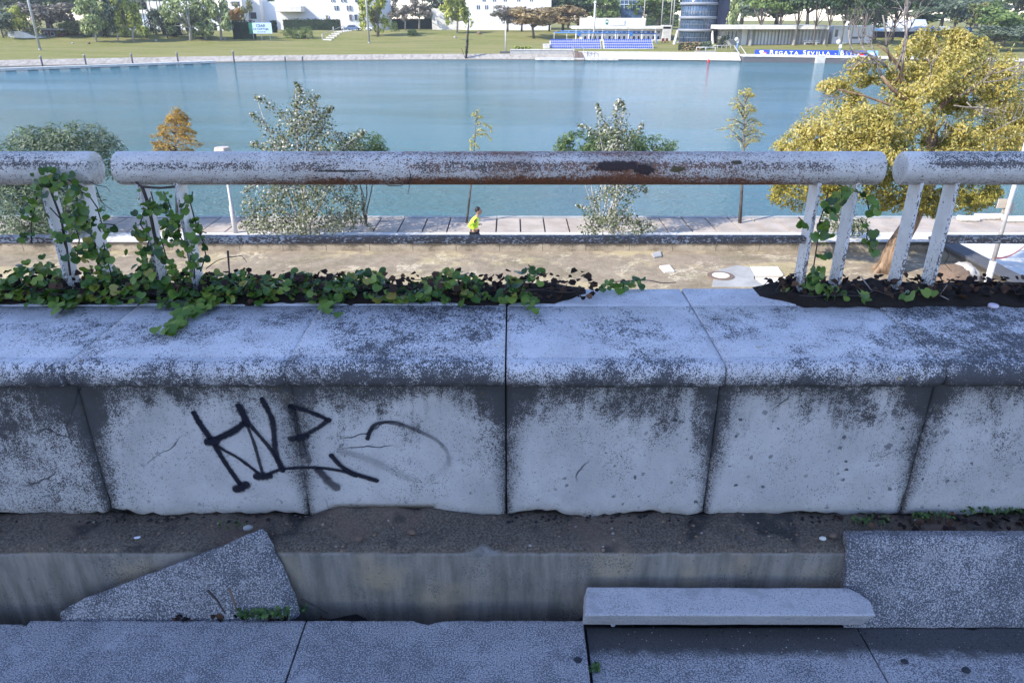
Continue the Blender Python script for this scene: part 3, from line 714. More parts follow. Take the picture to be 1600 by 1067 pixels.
def scrap(x, y, z, s, label):
    c = atz(x, y, z); m = MB()
    a = random.random()*6
    vs = [(c.x+s*math.cos(a+t)*random.uniform(.5, 1.2), c.y+s*.6*math.sin(a+t), z+.004+random.random()*s*.4) for t in (0, 1.1, 2.2, 3.1, 4.2, 5.2)]
    m.add(vs+[(c.x, c.y, z+s*.4)], [(6, i, (i+1) % 6) for i in range(6)])
    o = m.build('paper_scrap', M['paper']); so = o.modifiers.new('thick', 'SOLIDIFY'); so.thickness = .0008
    tag(o, label, 'litter', 'paper scraps in the gutter')
scrap(957, 978, -.02, .011, 'crumpled white paper scrap in front of the left end of the fallen bar')
scrap(1402, 975, -.02, .010, 'white paper scrap at the foot of the standing block')
scrap(1432, 815, .215, .010, 'white paper scrap among weeds behind the standing block')
scrap(215, 842, .21, .012, 'pale paper scrap on the ledge above the broken triangle')
for (x, y, z, r, lab, mt) in ((643,833,.21,.014,'brown pebble on the ledge beneath the graffiti', 'stonebrown'), (388,826,.215,.016,'grey stone on the ledge at the tip of the broken triangle','grey'), (1302,838,.21,.013,'ochre pebble on the ledge beside the standing block','stonebrown'),
        (1285,842,.21,.011,'pale pebble on the ledge close to the standing block','stonewhite'), (1040,905,-.02,.018,'brown stone chip behind the fallen bar','stonebrown'), (1413,1034,-.02,.012,'dark oval pebble on the dirty slab at lower right','gum'), (1509,1048,-.02,.012,'dark pebble nearest the lower right corner','gum'), (560,842,.21,.012,'reddish pebble on the ledge left of centre','stonebrown')):
    c = atz(x, y, z); o = MB().sphere((c.x, c.y, z+r*.3), (r, r*.75, r*.55), 10, 7).build('pebble', M[mt]); rough(o, 1, r*.5, .02); tag(o, lab, 'pebble', 'pebbles in the gutter')

# soil on the back strip of the coping, leaf litter
def soil(xa, xb, yf, h, name='soil'):
    m = MB(); nx = int((xb-xa)*60); ny = 12; vs = []
    for i in range(nx+1):
        X = xa + (xb-xa)*i/nx
        fade = min(1, (X-xa)/.12, (xb-X)/.12)
        y0 = yf + .045*nz((X, 0, 5), 5) + .02*nz((X, 0, 9), 21) + (1-fade)*.10
        for j in range(ny+1):
            Y = y0 + (2.47-y0)*j/ny
            e = min(1, j/4)
            vs.append((X, Y, .757 + h*fade*e*(.75+.7*nz((X, Y, 0), 9)+.4*nz((X, Y, 4), 34)) - (.012 if j == 0 else 0)))
    fs = [(i*(ny+1)+j, (i+1)*(ny+1)+j, (i+1)*(ny+1)+j+1, i*(ny+1)+j+1) for i in range(nx) for j in range(ny)]
    o = m.add(vs, fs, True).build(name, M['soil']); tag(o, kind='stuff'); return o
soil(-2.0, .26, 2.30, .020, 'soil'); soil(.86, 2.0, 2.27, .030, 'soil')
def litter(name, spots, n, size, mat, tmpl=CRUMPLE):
    P, Q = [], []
    for _ in range(n):
        (xa, xb, ya, yb, z, h) = random.choices(spots, weights=[(s[1]-s[0]) for s in spots])[0]
        P.append((random.uniform(xa, xb), random.uniform(ya, yb), z+random.random()*h)); Q.append((random.gauss(0, .6), random.gauss(-.2, .6), 1))
    o = leaves(name, P, Q, rng.uniform(size*.6, size*1.3, n), mat, None, tmpl); tag(o, kind='stuff'); return o
litter('leaf_litter', [(-2, .3, 2.30, 2.47, .768, .055), (.9, 1.9, 2.31, 2.47, .775, .03)], 1000, .024, M['dead'])
litter('leaf_litter', [(1.0, 1.7, 1.80, 1.875, .215, .012), (-.6, -.42, 1.67, 1.73, -.09, .02), (.5, 1.0, 1.69, 1.735, -.05, .02), (-1.05, -.65, 1.655, 1.67, .0, .008)], 170, .022, M['dead'])
def twig(pts, r, mat, name='twig', parent=None, z=None):
    o = MB().tube(pts, [r*(1-.6*i/(len(pts)-1)) for i in range(len(pts))], 5).build(name, mat, parent); return o
def px_line(pts, Y): return [at(x, y, Y) for x, y in pts]
twl = [([(975,1000),(955,1003)], 0)]
for k, (pts, Y, r, lab, mt) in enumerate((
   ([(325,922),(340,938),(352,958)], 1.655, .0045, 'dark broken twig leaning on the triangular stone', 'twig'),
   ([(358,918),(366,940),(370,955)], 1.655, .004, 'short brown twig upright against the triangular stone', 'stonebrown'),
   ([(470,935),(490,945),(512,958)], 1.70, .004, 'dark twig lying in the trench right of the triangular stone', 'twig'),
   ([(1450,482),(1468,462),(1480,445)], 2.33, .0022, 'pale straight twig rising from the soil on the right', 'paletwig'),
   ([(1345,432),(1360,452),(1378,462),(1392,466)], 2.36, .0024, 'curved pale twig between the two right post pairs', 'paletwig'),
   ([(1470,462),(1482,468),(1488,477)], 2.31, .002, 'short pale twig on the soil beneath the rightmost posts', 'paletwig'),
   ([(1210,458),(1222,440),(1240,428),(1262,424)], 2.40, .0022, 'dark arching twig left of the right post pair', 'twig'),
   ([(356,392),(358,420),(361,448)], 2.44, .004, 'short dark stick standing upright in the ivy', 'twig'),
   ([(1185,452),(1200,440),(1212,446)], 2.42, .002, 'thin dark twig at the left end of the right soil patch', 'twig'),
   ([(1478,388),(1483,400),(1476,412),(1487,424)], 2.42, .0018, 'thin tendril below the right lower rail', 'twig'))):
    o = twig(px_line(pts, Y), r, M[mt]); tag(o, lab, 'twig')
o = twig(px_line([(322,420),(338,408),(356,402)], 2.44), .002, M['twig'])
tag(o, 'thin side shoot left of the upright stick in the ivy', 'twig')
o = twig(px_line([(358,402),(378,400),(386,410)], 2.44), .002, M['twig']); tag(o, 'thin side shoot right of the upright stick in the ivy', 'twig')

# loose grit on the ledge, in the trench and on the dirty slabs
def grit(name, area, n, s0, s1, mat, zf):
    m = MB()
    for _ in range(n):
        x, y = random.uniform(*area[:2]), random.uniform(*area[2:]); r = random.uniform(s0, s1)*random.random()**.6; z = zf(x, y)
        a = [r*random.uniform(.6, 1.2) for _ in range(6)]
        m.add([(x-a[0], y, z), (x+a[1], y, z), (x, y-a[2], z), (x, y+a[3], z), (x+a[4]*.2, y, z+a[4]*.8), (x, y, z-a[5]*.5)], [(0,2,4),(2,1,4),(1,3,4),(3,0,4),(2,0,5),(1,2,5),(3,1,5),(0,3,5)])
    return tag(m.build(name, M[mat]), kind='stuff')
lz = lambda x, y: .205 + (y-1.80)*.05
grit('gravel', (-1.9, 1.9, 1.75, 1.88), 520, .002, .006, 'dark_grey', lz); grit('gravel', (-1.9, 1.9, 1.75, 1.88), 500, .002, .008, 'stonebrown', lz); grit('gravel', (-1.9, 1.9, 1.845, 1.882), 420, .003, .011, 'mortar', lz)
grit('gravel', (.24, 1.8, 1.53, 1.66), 160, .001, .004, 'grey', lambda x, y: -.026); grit('gravel', (.24, 1.8, 1.56, 1.66), 260, .001, .004, 'mortar', lambda x, y: -.026)
# weeds
def weed(name, x0, x1, y, z, n, s, label, Y=None):
    P, Q = [], []
    cs = [atz(x0+(x1-x0)*random.random(), y+random.uniform(-5, 5), z) for _ in range(n)]
    base = atz((x0+x1)/2, y, z)
    t = thing(name, base, label, 'weed', 'weeds in the joints')
    m = MB()
    for c in cs:
        h = random.uniform(.2, 1)*s*2.2
        P.append((c.x, c.y+random.uniform(-.008, .008), z+h)); Q.append((random.gauss(0, .5), -.5+random.gauss(0, .4), .9))
        m.tube([(c.x, c.y, z-.004), (c.x+random.uniform(-.004, .004), c.y, z+h)], .0008, 4)
    leaves('foliage', P, Q, rng.uniform(s*.7, s*1.3, n), M['weed'], t, ROUND); m.build('stem', M['weed'], t)
weed('weed', 372, 452, 962, .012, 90, .0125, 'bright green round leaved weed at the foot of the broken triangle')
weed('weed', 1500, 1600, 800, .225, 60, .010, 'low green weed on the ledge at the right edge')
weed('weed', 1425, 1490, 808, .222, 40, .010, 'small weed on the ledge behind the middle of the standing block')
weed('weed', 1330, 1390, 815, .218, 34, .009, 'tiny weeds on the ledge by the corner of the standing block')
weed('weed', 922, 936, 1045, -.02, 24, .009, 'green weed in the open joint beside the gum spotted slab')
weed('weed', 462, 480, 955, -.01, 10, .008, 'tiny sprig in the trench at the tip of the triangular stone')
weed('weed', 1170, 1190, 905, -.02, 10, .008, 'tiny weed behind the fallen stone bar')
weed('weed', 340, 385, 822, .215, 16, .007, 'tiny weeds on the ledge above the broken triangle')
weed('weed', 1285, 1310, 468, .765, 14, .012, 'small sprig on the soil between the right post pairs')

# ------------------------------------------------------------------ railing: three sections
LOWZ = at(800, 374, RAIL_Y).z
def rail_section(name_label, xa, xb, posts, low):
    root = thing('guard_rail', ((xa+xb)/2, RAIL_Y, Z_COP), name_label, 'railing', 'sections of the tubular railing')
    m = MB(); n = max(8, int((xb-xa)/.03)); pts = []; rs = []
    e = [(-.0, .93), (.004, .985), (.012, 1.0)]
    xs = [(xa+d, RAIL_R*f) for d, f in e] + [(xa+.02+(xb-xa-.04)*i/n, RAIL_R*(1+.004*nz((xa+i*.1, 2, 0), 2))) for i in range(n+1)] + [(xb-d, RAIL_R*f) for d, f in e[::-1]]
    m.tube([(x, RAIL_Y, RAIL_Z) for x, r in xs], [r for x, r in xs], 40)
    m.build('handrail', M['pipe'], root)
    zt = RAIL_Z - RAIL_R + .012
    for x in posts:
        b = MB().box(x-.006, x+.006, RAIL_Y-.036, RAIL_Y+.036, .745, zt)
        b.build('post', M['post'], root, bevel=.0015)
    b = MB().box(low[0], low[1], RAIL_Y-.018, RAIL_Y+.018, LOWZ-.0115, LOWZ+.0115)
    rough(b.build('lower_rail', M['lowrail'], root, bevel=.004), 3, .003, .03)
    return root
rx = lambda x, y=300: at(x, y, RAIL_Y).x
rail_section('left section of thick white tube railing, its end wrapped in ivy', -4.3, at(165,265,2.47).x, [rx(77), rx(137), -4.18], (-4.16, rx(77)-.006))
rail_section('middle section of thick tube railing, rusted along its underside', at(173,265,2.37).x, at(1386,265,2.37).x, [rx(226), rx(284), rx(1272), rx(1331)], (rx(284)+.006, rx(1272)-.006))
rail_section('right section of thick tube railing with a mottled top', at(1394,265,2.47).x, 4.3, [rx(1429), rx(1484), 4.18], (rx(1484)+.006, 4.16))

# ------------------------------------------------------------------ ivy
def strand(pts, Y, n, w, dy=.03):
    P = [at(x, y, Y) for x, y in pts]; seg = [(P[i+1]-P[i]).length for i in range(len(P)-1)]; tot = sum(seg); out = []
    for _ in range(n):
        s = random.random()*tot; i = 0
        while i < len(seg)-1 and s > seg[i]: s -= seg[i]; i += 1
        q = P[i].lerp(P[i+1], min(1, s/seg[i]))
        out.append((q.x+random.gauss(0, w*.5), q.y-abs(random.gauss(0, dy)), q.z+random.gauss(0, w*.4)))
    return out
def ivy(label, strands, size, mat='ivy', stems=(), facing=(0, -.75, .55), jitter=.5, droop=(0, 0, -1.0)):
    P = [p for s in strands for p in strand(*s)]
    base = Vector(P[0]); base.z = .76
    t = thing('ivy', base, label, 'ivy', 'ivy growing along the railing')
    Q = [(facing[0]+random.gauss(0, jitter), facing[1]+random.gauss(0, jitter), facing[2]+random.gauss(0, jitter)) for _ in P]
    k0 = 0
    for s in strands:
        n = s[2]; leaves('foliage', P[k0:k0+n], Q[k0:k0+n], rng.uniform(size*.4, size*1.1, n), M[mat], t, IVY, droop); k0 += n
    m = MB()
    for s in strands:
        m.tube([(p.x+random.gauss(0, .004), p.y+.004, p.z) for p in px_line(s[0], s[1])], .0022, 5)
    for pts, Y, r in stems: m.tube(px_line(pts, Y), r, 6)
    m.build('stem', M['twig'], t)
    return t
YF = RAIL_Y-.045
ivy('dense ivy hanging over the left rail end and its post', [
   ([(68,280),(58,300),(54,325),(48,355),(47,380)], YF, 24, .016), ([(78,268),(100,278),(120,290),(136,295)], YF-.03, 30, .030), ([(75,285),(100,300),(120,325),(135,350)], YF, 28, .035),
   ([(112,295),(138,305),(150,325),(155,350),(176,352)], YF, 31, .035), ([(130,330),(140,365),(150,400),(158,440)], YF, 61, .042), ([(160,380),(168,410),(178,440)], YF, 25, .03),
   ([(80,325),(95,345),(98,375),(102,390)], YF, 11, .016), ([(115,350),(122,375),(120,400)], YF, 15, .025)], .028,
   stems=[([(80,300),(95,340),(104,385),(110,430)], YF, .004)])
ivy('ivy climbing the left post pair of the middle rail', [
   ([(235,300),(240,320),(250,330)], YF, 21, .022), ([(225,330),(218,350),(232,375),(228,400),(240,430)], YF, 44, .030), ([(258,300),(268,325),(270,350),(262,360)], YF, 33, .035),
   ([(276,340),(285,372),(300,400),(305,435)], YF, 43, .034), ([(305,350),(318,380),(322,400),(312,425)], YF, 18, .022), ([(300,300),(298,320),(310,360),(322,365)], YF+.06, 17, .018), ([(250,370),(258,400),(270,425)], YF, 24, .03)], .028,
   stems=[([(222,292),(232,320),(240,360),(248,400)], YF, .006), ([(212,285),(222,292),(250,294),(272,292)], YF, .004)])
def ground_ivy(label, spans, size, mat='ivy'):
    P, Q = [], []
    for xa, xb, n, yf, yb, h in spans:
        for _ in range(n):
            X = random.uniform(xa, xb); Y = random.uniform(yf, yb)
            if nz((X, Y, 3), 9) < -.22: continue
            P.append((X, Y, .770+h*random.random()**1.2*max(.25, 1.1+2.2*nz((X, 0, 0), 7)))); Q.append((random.gauss(0, .45), -.42+random.gauss(0, .4), .85))
    t = thing('ivy', (P[0][0], 2.4, .76), label, 'ivy', 'ivy growing along the railing')
    leaves('foliage', P, Q, rng.uniform(size*.5, size*1.15, len(P)), M[mat], t, IVY, (0, -.9, -.2))
    m = MB()
    for xa, xb, n, yf, yb, h in spans:
        for k in range(int((xb-xa)*9)):
            X = random.uniform(xa, xb-.1); Y = random.uniform(yf, yb); pts = []
            for i in range(6): pts.append((X+i*.045, Y+.03*nz((X, i, k), 1.7), .775+.028*abs(nz((i*.6, k, X), 1.3))+h*.3))
            m.tube(pts, .0016, 4)
    m.build('stem', M['twig'], t)
ground_ivy('thick mat of dark ivy on the coping below the left posts', [(-1.95, -1.02, 1050, 2.30, 2.47, .055), (-1.8, -1.0, 130, 2.26, 2.34, .02)], .031)
ground_ivy('ivy creeping along the middle of the coping with brown dead leaves', [(-1.02, -.35, 640, 2.30, 2.47, .045), (-.35, .10, 330, 2.30, 2.46, .04)], .030)
ground_ivy('last thin sprig of ivy at the right end of the creeping mat', [(.30, .47, 30, 2.40, 2.46, .025)], .030)
ground_ivy('loose pale ivy leaves on the soil around the right post pair of the middle rail', [(.95, 1.2, 26, 2.29, 2.40, .03)], .034, 'ivy_light')
ground_ivy('few pale ivy leaves on the soil under the right rail section', [(1.32, 1.42, 9, 2.30, 2.38, .03)], .034, 'ivy_light')
def trail(label, pts, n, w, size):
    P, Q = [], []
    for _ in range(n):
        s = random.random()*(len(pts)-1); i = min(int(s), len(pts)-2); f = s-i
        x = pts[i][0]+(pts[i+1][0]-pts[i][0])*f; y = pts[i][1]+(pts[i+1][1]-pts[i][1])*f
        c = atz(x+random.gauss(0, w), y+random.gauss(0, w*.5), .768); P.append((c.x, c.y, .768+random.random()*.016)); Q.append((random.gauss(0, .3), -.25, 1))
    t = thing('ivy', P[0], label, 'ivy', 'ivy growing along the railing')
    leaves('foliage', P, Q, rng.uniform(size*.6, size*1.1, n), M['ivy_light'], t, IVY, (-.6, -.8, 0))
    MB().tube([atz(x, y, .764) for x, y in pts], .0018, 5).build('stem', M['twig'], t)
trail('pale green ivy runner trailing over the coping edge on the left', [(335,468),(312,482),(290,496),(272,512),(260,524)], 60, 8, .034)
trail('short pale ivy runner hanging onto the coping left of centre', [(508,462),(512,476),(518,490)], 22, 6, .032)
trail('short pale ivy runner on the coping near the centre joint', [(812,455),(826,470),(836,486)], 18, 6, .030)
trail('dark ivy sprig dropping onto the coping near the left edge', [(112,470),(100,482),(92,490)], 16, 7, .032)
ivy('thin ivy strand winding up the left post of the right pair', [
   ([(1318,292),(1308,300),(1314,312)], YF, 5, .016), ([(1295,300),(1290,320),(1284,345),(1280,380),(1274,410),(1270,440)], YF-.02, 31, .013), ([(1250,340),(1256,350),(1258,356)], YF, 4, .012), ([(1262,440),(1275,436),(1280,428)], YF, 7, .02)], .036)
ivy('thin ivy strand dangling between the right post pair and the rail gap', [
   ([(1312,290),(1330,298),(1345,302),(1355,312)], YF, 8, .014), ([(1352,345),(1355,360),(1352,372),(1360,386)], YF+.03, 11, .011), ([(1355,312),(1358,330)], YF, 4, .008)], .034)
# dry tendrils dangling from the rail ends
for pts, lab in (([(140,284),(152,290),(166,292),(172,300)], 'dry vine tendril dangling from the left rail end'), ([(150,292),(158,315),(170,325),(178,330)], 'forked dry tendril hanging in the gap between left and middle rail'),
                 ([(638,288),(642,270),(640,290),(637,304)], 'dry tendril stub hanging under the rusty middle rail'), ([(605,290),(625,291),(642,282)], 'thin dry vine clinging under the middle rail')):
    o = twig(px_line(pts, RAIL_Y-RAIL_R-.003), .0018, M['twig'], 'tendril'); tag(o, lab, 'tendril')

# ================================================================== lower terrace, promenade, river
KY = 20.2
struct(MB().box(-70, 12.05, 2.45, KY+.02, -6.5, Z_DIRT).build('dirt_ground', M['dirt']))
struct(MB().box(-110, 110, 2.44, 26.3, -7.2, Z_PROM).build('promenade', M['prom']))
o = MB().box(-70, 12.40, KY, KY+.28, -6.2, -4.28).build('low_wall', M['lowwall'], None, bevel=.015); tag(o, 'low stained concrete wall edging the dirt terrace along the promenade', 'wall')
o = MB().box(12.05, 12.45, 2.46, KY-.003, -6.2, -4.275); o = o.build('side_wall', M['lowwall'], None); tag(o, 'thick low wall running from the promenade corner towards the parapet at right', 'wall')
o2 = MB().box(12.02, 12.52, 2.46, KY+.3, -4.274, -4.20).build('wall_cap', M['dark_grey'], o, bevel=.012)
# slab apron at the water's edge
m = MB().box(-110, 110, 26.3, 28.62, -7.4, -5.76); struct(m.build('apron_bed', M['dark_grey']))
m = MB(); pitch = .912; ph = at(700, 350, 27).x
for k in range(-70, 70):
    xa = ph + k*pitch
    m.box(xa+.03, xa+pitch-.03, 26.33, 28.30, -5.9, -5.70+.006*random.random())
struct(m.build('apron_slabs', M['apron'], None))
m = MB()
for k in range(-35, 35): m.box(ph+k*1.824+.01, ph+k*1.824+1.81, 28.32, 28.60, -7.3, -5.68+.012*random.random())
struct(m.build('quay_edge', M['grey']))
for k, (x, y, s) in enumerate(((1545,342,.55),(1590,346,.6),(1512,345,.4))):
    c = atz(x, y, -5.69); o = MB().box(c.x-s, c.x+s, c.y-.16, c.y+.16, -5.69, -5.50).build('kerb_stone', M['stonewhite'], None, bevel=.05)
    rough(o, 2, .05, .2); tag(o, ('long white stone block at the water edge left of the sign pole', 'white stone block at the water edge beyond the sign pole, cut by the right edge', 'small white stone at the water edge under the yellow tree')[k], 'stone', 'white stones at the water edge')
m = MB(); n = 40
m.add([(-320, 28.5, Z_WATER), (320, 28.5, Z_WATER), (320, 160, Z_WATER), (-320, 160, Z_WATER)], [(0, 1, 2, 3)])
struct(m.build('water', M['water']))

# flat things in the dirt
c0 = [atz(x, y, Z_DIRT) for x, y in ((1112,449),(1118,425),(1150,416),(1180,420),(1178,437),(1196,449))]
o = MB().prism([(p.x, p.y, Z_DIRT+.03) for p in c0], [(p.x, p.y, Z_DIRT-.1) for p in c0]).build('concrete_pad', M['grey'], None, bevel=.01); tag(o, 'grey concrete pad around the round manhole in the dirt', 'pad')
c = atz(1126, 433, Z_DIRT)
t = thing('manhole_cover', (c.x, c.y, Z_DIRT+.03), 'round manhole cover sunk in the grey concrete pad', 'manhole')
MB().tube([(c.x, c.y, Z_DIRT-.05), (c.x, c.y, Z_DIRT+.045)], .34, 28).build('rim', M['stonebrown'], t); MB().tube([(c.x, c.y, Z_DIRT), (c.x, c.y, Z_DIRT+.055)], .22, 24).build('lid', M['stonewhite'], t)
for k, (q, lab) in enumerate(((((1172,419),(1215,419),(1224,432),(1180,433)), 'upper white stone slab lying beside the concrete pad'), (((1180,436),(1226,436),(1236,449),(1197,449)), 'lower white stone slab nearest the right posts'), (((1030,418),(1046,416),(1054,426),(1038,427)), 'small white tile lying alone in the dirt'), (((1018,398),(1032,394),(1034,402),(1022,404)), 'small grey rubble piece in the dirt near the low wall'))):
    P = [atz(x, y, Z_DIRT) for x, y in q]
    o = MB().prism([(p.x, p.y, Z_DIRT+.05) for p in P], [(p.x, p.y, Z_DIRT-.05) for p in P]).build('stone_tile', M['stonewhite' if k < 3 else 'grey'], None, bevel=.012); tag(o, lab, 'stone slab', 'white slabs in the dirt')
c = atz(1462, 440, Z_DIRT); o = MB().sphere((c.x+.4, c.y, Z_DIRT+.1), (.5, .4, .35), 12, 8).build('boulder', M['stonebrown']); rough(o, 2, .15, .2); tag(o, 'brown boulder in the dirt behind the rightmost posts', 'rock')
c = atz(1500, 438, Z_DIRT); o = MB().sphere((c.x, c.y, Z_DIRT+.1), (.42, .4, .36), 12, 8).build('boulder', M['bedrock']); rough(o, 2, .15, .2); tag(o, 'grey boulder in the dirt beside the side wall', 'rock')

# sign pole with tape
b = at(1541, 447, 14.0)
t = thing('sign_pole', (b.x, 14, Z_DIRT), 'slim pale pole with a small plate and a red top, by the side wall', 'pole')
top = at(1594, 206, 14.0)
bx = b.x
MB().tube([(bx, 14, Z_DIRT), (bx, 14, -2.85)], .062, 14).build('sleeve', M['postwhite'], t); MB().tube([(bx, 14, -2.86), (bx, 14, top.z-.12)], .042, 14).build('pole', M['postwhite'], t)
MB().tube([(bx, 14, top.z-.12), (bx, 14, top.z)], .062, 14).build('red_cap', M['red'], t)
zp = at(1575, 325, 14).z
MB().box(bx-.19, bx+.02, 14.05, 14.07, zp-.02, zp+.16).build('plate', M['lampcream'], t, bevel=.006); MB().box(bx-.05, bx+.16, 14.072, 14.09, zp-.13, zp+.08).build('plate', M['lampcream'], t, bevel=.006)
tape = MB(); za = at(1552, 402, 14).z
pA, pB = Vector((bx, 13.95, za)), Vector((bx+2.2, 16.2, za-.35))
for i in range(16):
    a, b2 = pA.lerp(pB, i/16), pA.lerp(pB, (i+1)/16); sag = lambda f: -.22*4*f*(1-f)*.5
    za1, zb1 = sag(i/16), sag((i+1)/16)
    tape.add([(a.x, a.y, a.z+za1-.018), (b2.x, b2.y, b2.z+zb1-.018), (b2.x, b2.y, b2.z+zb1+.018), (a.x, a.y, a.z+za1+.018)], [(0, 1, 2, 3)])
o = tape.build('barrier_tape', M['red']); sm_ = o.modifiers.new('s', 'SOLIDIFY'); sm_.thickness = .002; tag(o, 'red barrier tape tied to the slim pole and running to the right', 'tape')

# promenade lamp on the left
f0 = atz(368, 364, Z_PROM)
t = thing('street_lamp', (f0.x, f0.y, Z_PROM), 'short promenade lamp with a flat cream box head left of the big poplar', 'lamp')
hz_ = at(352, 236, f0.y).z
MB().tube([(f0.x, f0.y, Z_PROM), (f0.x, f0.y, Z_PROM+1.0), (f0.x, f0.y, Z_PROM+1.02), (f0.x, f0.y, hz_-.1)], [.085, .085, .05, .045], 12).build('post', M['postwhite'], t)
MB().prism([(f0.x+.26*math.cos(a), f0.y+.26*math.sin(a), hz_+.13) for a in np.arange(6)*math.pi/3], [(f0.x+.32*math.cos(a), f0.y+.32*math.sin(a), hz_-.02) for a in np.arange(6)*math.pi/3]).build('lamp_hood', M['lampcream'], t, bevel=.02)
MB().prism([(f0.x+.30*math.cos(a), f0.y+.30*math.sin(a), hz_-.022) for a in np.arange(6)*math.pi/3], [(f0.x+.24*math.cos(a), f0.y+.24*math.sin(a), hz_-.13) for a in np.arange(6)*math.pi/3]).build('lamp_glass', M['lampunder'], t)
LEAFLET = ([(0,-.6,0),(.26,-.1,.06),(0,.6,-.06),(-.26,-.1,.06)], [(0,1,2,3)])

# ================================================================== the runner
def skin_obj(name, J, E, mat, parent, sub=2, extra=None, vox=None):
    """joints {name:(pos,(rx,ry))} + bones -> one continuous skinned surface"""
    me = bpy.data.meshes.new(name); keys = list(J)
    me.from_pydata([J[k][0] for k in keys], [(keys.index(a), keys.index(b)) for a, b in E], [])
    ob = bpy.data.objects.new(name, me); col.objects.link(ob)
    ob.modifiers.new('skin', 'SKIN'); sl = me.skin_vertices[0].data
    for i, k in enumerate(keys):
        r = J[k][1]; sl[i].radius = r if isinstance(r, tuple) else (r, r); sl[i].use_root = (i == 0)
    s = ob.modifiers.new('sub', 'SUBSURF'); s.levels = s.render_levels = sub
    def bake(o):
        bpy.context.view_layer.update(); dg = bpy.context.evaluated_depsgraph_get()
        return bpy.data.meshes.new_from_object(o.evaluated_get(dg))
    m2 = bake(ob); ob.modifiers.clear(); ob.data = m2
    if extra or vox:
        bm = bmesh.new(); bm.from_mesh(m2)
        for (c, r, rot) in (extra or []):
            g = bmesh.ops.create_uvsphere(bm, u_segments=18, v_segments=12, radius=1)
            mat4 = Matrix.Translation(c) @ Matrix.Rotation(rot, 4, 'Y') @ Matrix.Diagonal((*r, 1))
            bmesh.ops.transform(bm, matrix=mat4, verts=g['verts'])
        bm.to_mesh(m2); bm.free()
        rm = ob.modifiers.new('rm', 'REMESH'); rm.mode = 'VOXEL'; rm.voxel_size = vox or .009
        m3 = bake(ob); ob.modifiers.clear(); ob.data = m3
    for p in ob.data.polygons: p.use_smooth = True
    ob.data.materials.clear(); ob.data.materials.append(mat); ob.data.name = name; ob.parent = parent
    return ob
rp = at(741, 362, 23.0); rp.z = Z_PROM
run = thing('person', rp, 'runner in a neon yellow jacket and black shorts jogging along the promenade', 'person')
J = {'pel': ((0,0,.93), (.13,.10)), 'waist': ((.015,0,1.06), (.12,.09)), 'chest': ((.06,0,1.26), (.145,.105)), 'neck': ((.105,0,1.44), .055), 'skull': ((.125,0,1.52), .055),
     'shl': ((.07,.175,1.385), .055), 'ell': ((-.13,.235,1.17), .042), 'wrl': ((.10,.235,1.10), .030), 'pal': ((.17,.225,1.115), .028),
     'shr': ((.08,-.175,1.385), .055), 'elr': ((-.17,-.235,1.19), .042), 'wrr': ((.05,-.245,1.08), .030), 'par': ((.115,-.24,1.085), .028),
     'hl': ((.0,.095,.90), .095), 'kl': ((.30,.10,.62), .058), 'al': ((.16,.10,.25), .038), 'fl': ((.30,.10,.20), .034),
     'hr': ((.0,-.095,.90), .095), 'kr': ((-.02,-.10,.50), .058), 'ar': ((-.24,-.10,.16), .038), 'fr': ((-.14,-.10,.045), .034)}
E = [('pel','waist'),('waist','chest'),('chest','neck'),('neck','skull'),('chest','shl'),('shl','ell'),('ell','wrl'),('wrl','pal'),('chest','shr'),('shr','elr'),('elr','wrr'),('wrr','par'),
     ('pel','hl'),('hl','kl'),('kl','al'),('al','fl'),('pel','hr'),('hr','kr'),('kr','ar'),('ar','fr')]
for s, pl in (('l', (.17,.225,1.115)), ('r', (.115,-.24,1.085))):
    for i, (dy, ln) in enumerate(((-.03,.062),(-.010,.072),(.010,.068),(.03,.054))):
        J[f'f{s}{i}a'] = ((pl[0]+.035, pl[1]+dy*.8, pl[2]+.012), .0105); J[f'f{s}{i}b'] = ((pl[0]+.035+ln*.45, pl[1]+dy, pl[2]-.004), .0095); J[f'f{s}{i}c'] = ((pl[0]+.035+ln*.5, pl[1]+dy, pl[2]-.04), .0085)
        E += [('pa'+s, f'f{s}{i}a'), (f'f{s}{i}a', f'f{s}{i}b'), (f'f{s}{i}b', f'f{s}{i}c')]
    J[f't{s}a'] = ((pl[0]+.01, pl[1]-.035*(1 if s == 'l' else -1), pl[2]+.02), .011); J[f't{s}b'] = ((pl[0]+.045, pl[1]-.045*(1 if s == 'l' else -1), pl[2]+.012), .009); E += [('pa'+s, f't{s}a'), (f't{s}a', f't{s}b')]
head = Vector((.145, 0, 1.625))
skin_obj('body', J, E, M['skin'], run, 2, [(head, (.098,.078,.118), R(6)), (head+Vector((.045,0,-.062)), (.062,.055,.055), 0), (head+Vector((.104,0,-.022)), (.022,.014,.026), R(-25)), (head+Vector((.090,0,-.065)), (.014,.025,.010), 0),
     (head+Vector((-.01,.082,-.02)), (.018,.012,.032), 0), (head+Vector((-.01,-.082,-.02)), (.018,.012,.032), 0)], .010)
for s in (-1, 1): MB().sphere(rp+head+Vector((.086, s*.032, .006)), (.010, .014, .008), 8, 6).build('eye', M['hair'], run)
h = MB(); vs = []
h.sphere(rp+head+Vector((-.020, 0, .028)), (.098, .086, .108), 18, 12); ho = h.build('hair', M['hair'], run)
bm = bmesh.new(); bm.from_mesh(ho.data)
bmesh.ops.delete(bm, geom=[v for v in bm.verts if v.co.z < head.z-.055 or (v.co.x > head.x+.055 and v.co.z < head.z+.075)], context='VERTS'); bm.to_mesh(ho.data); bm.free()
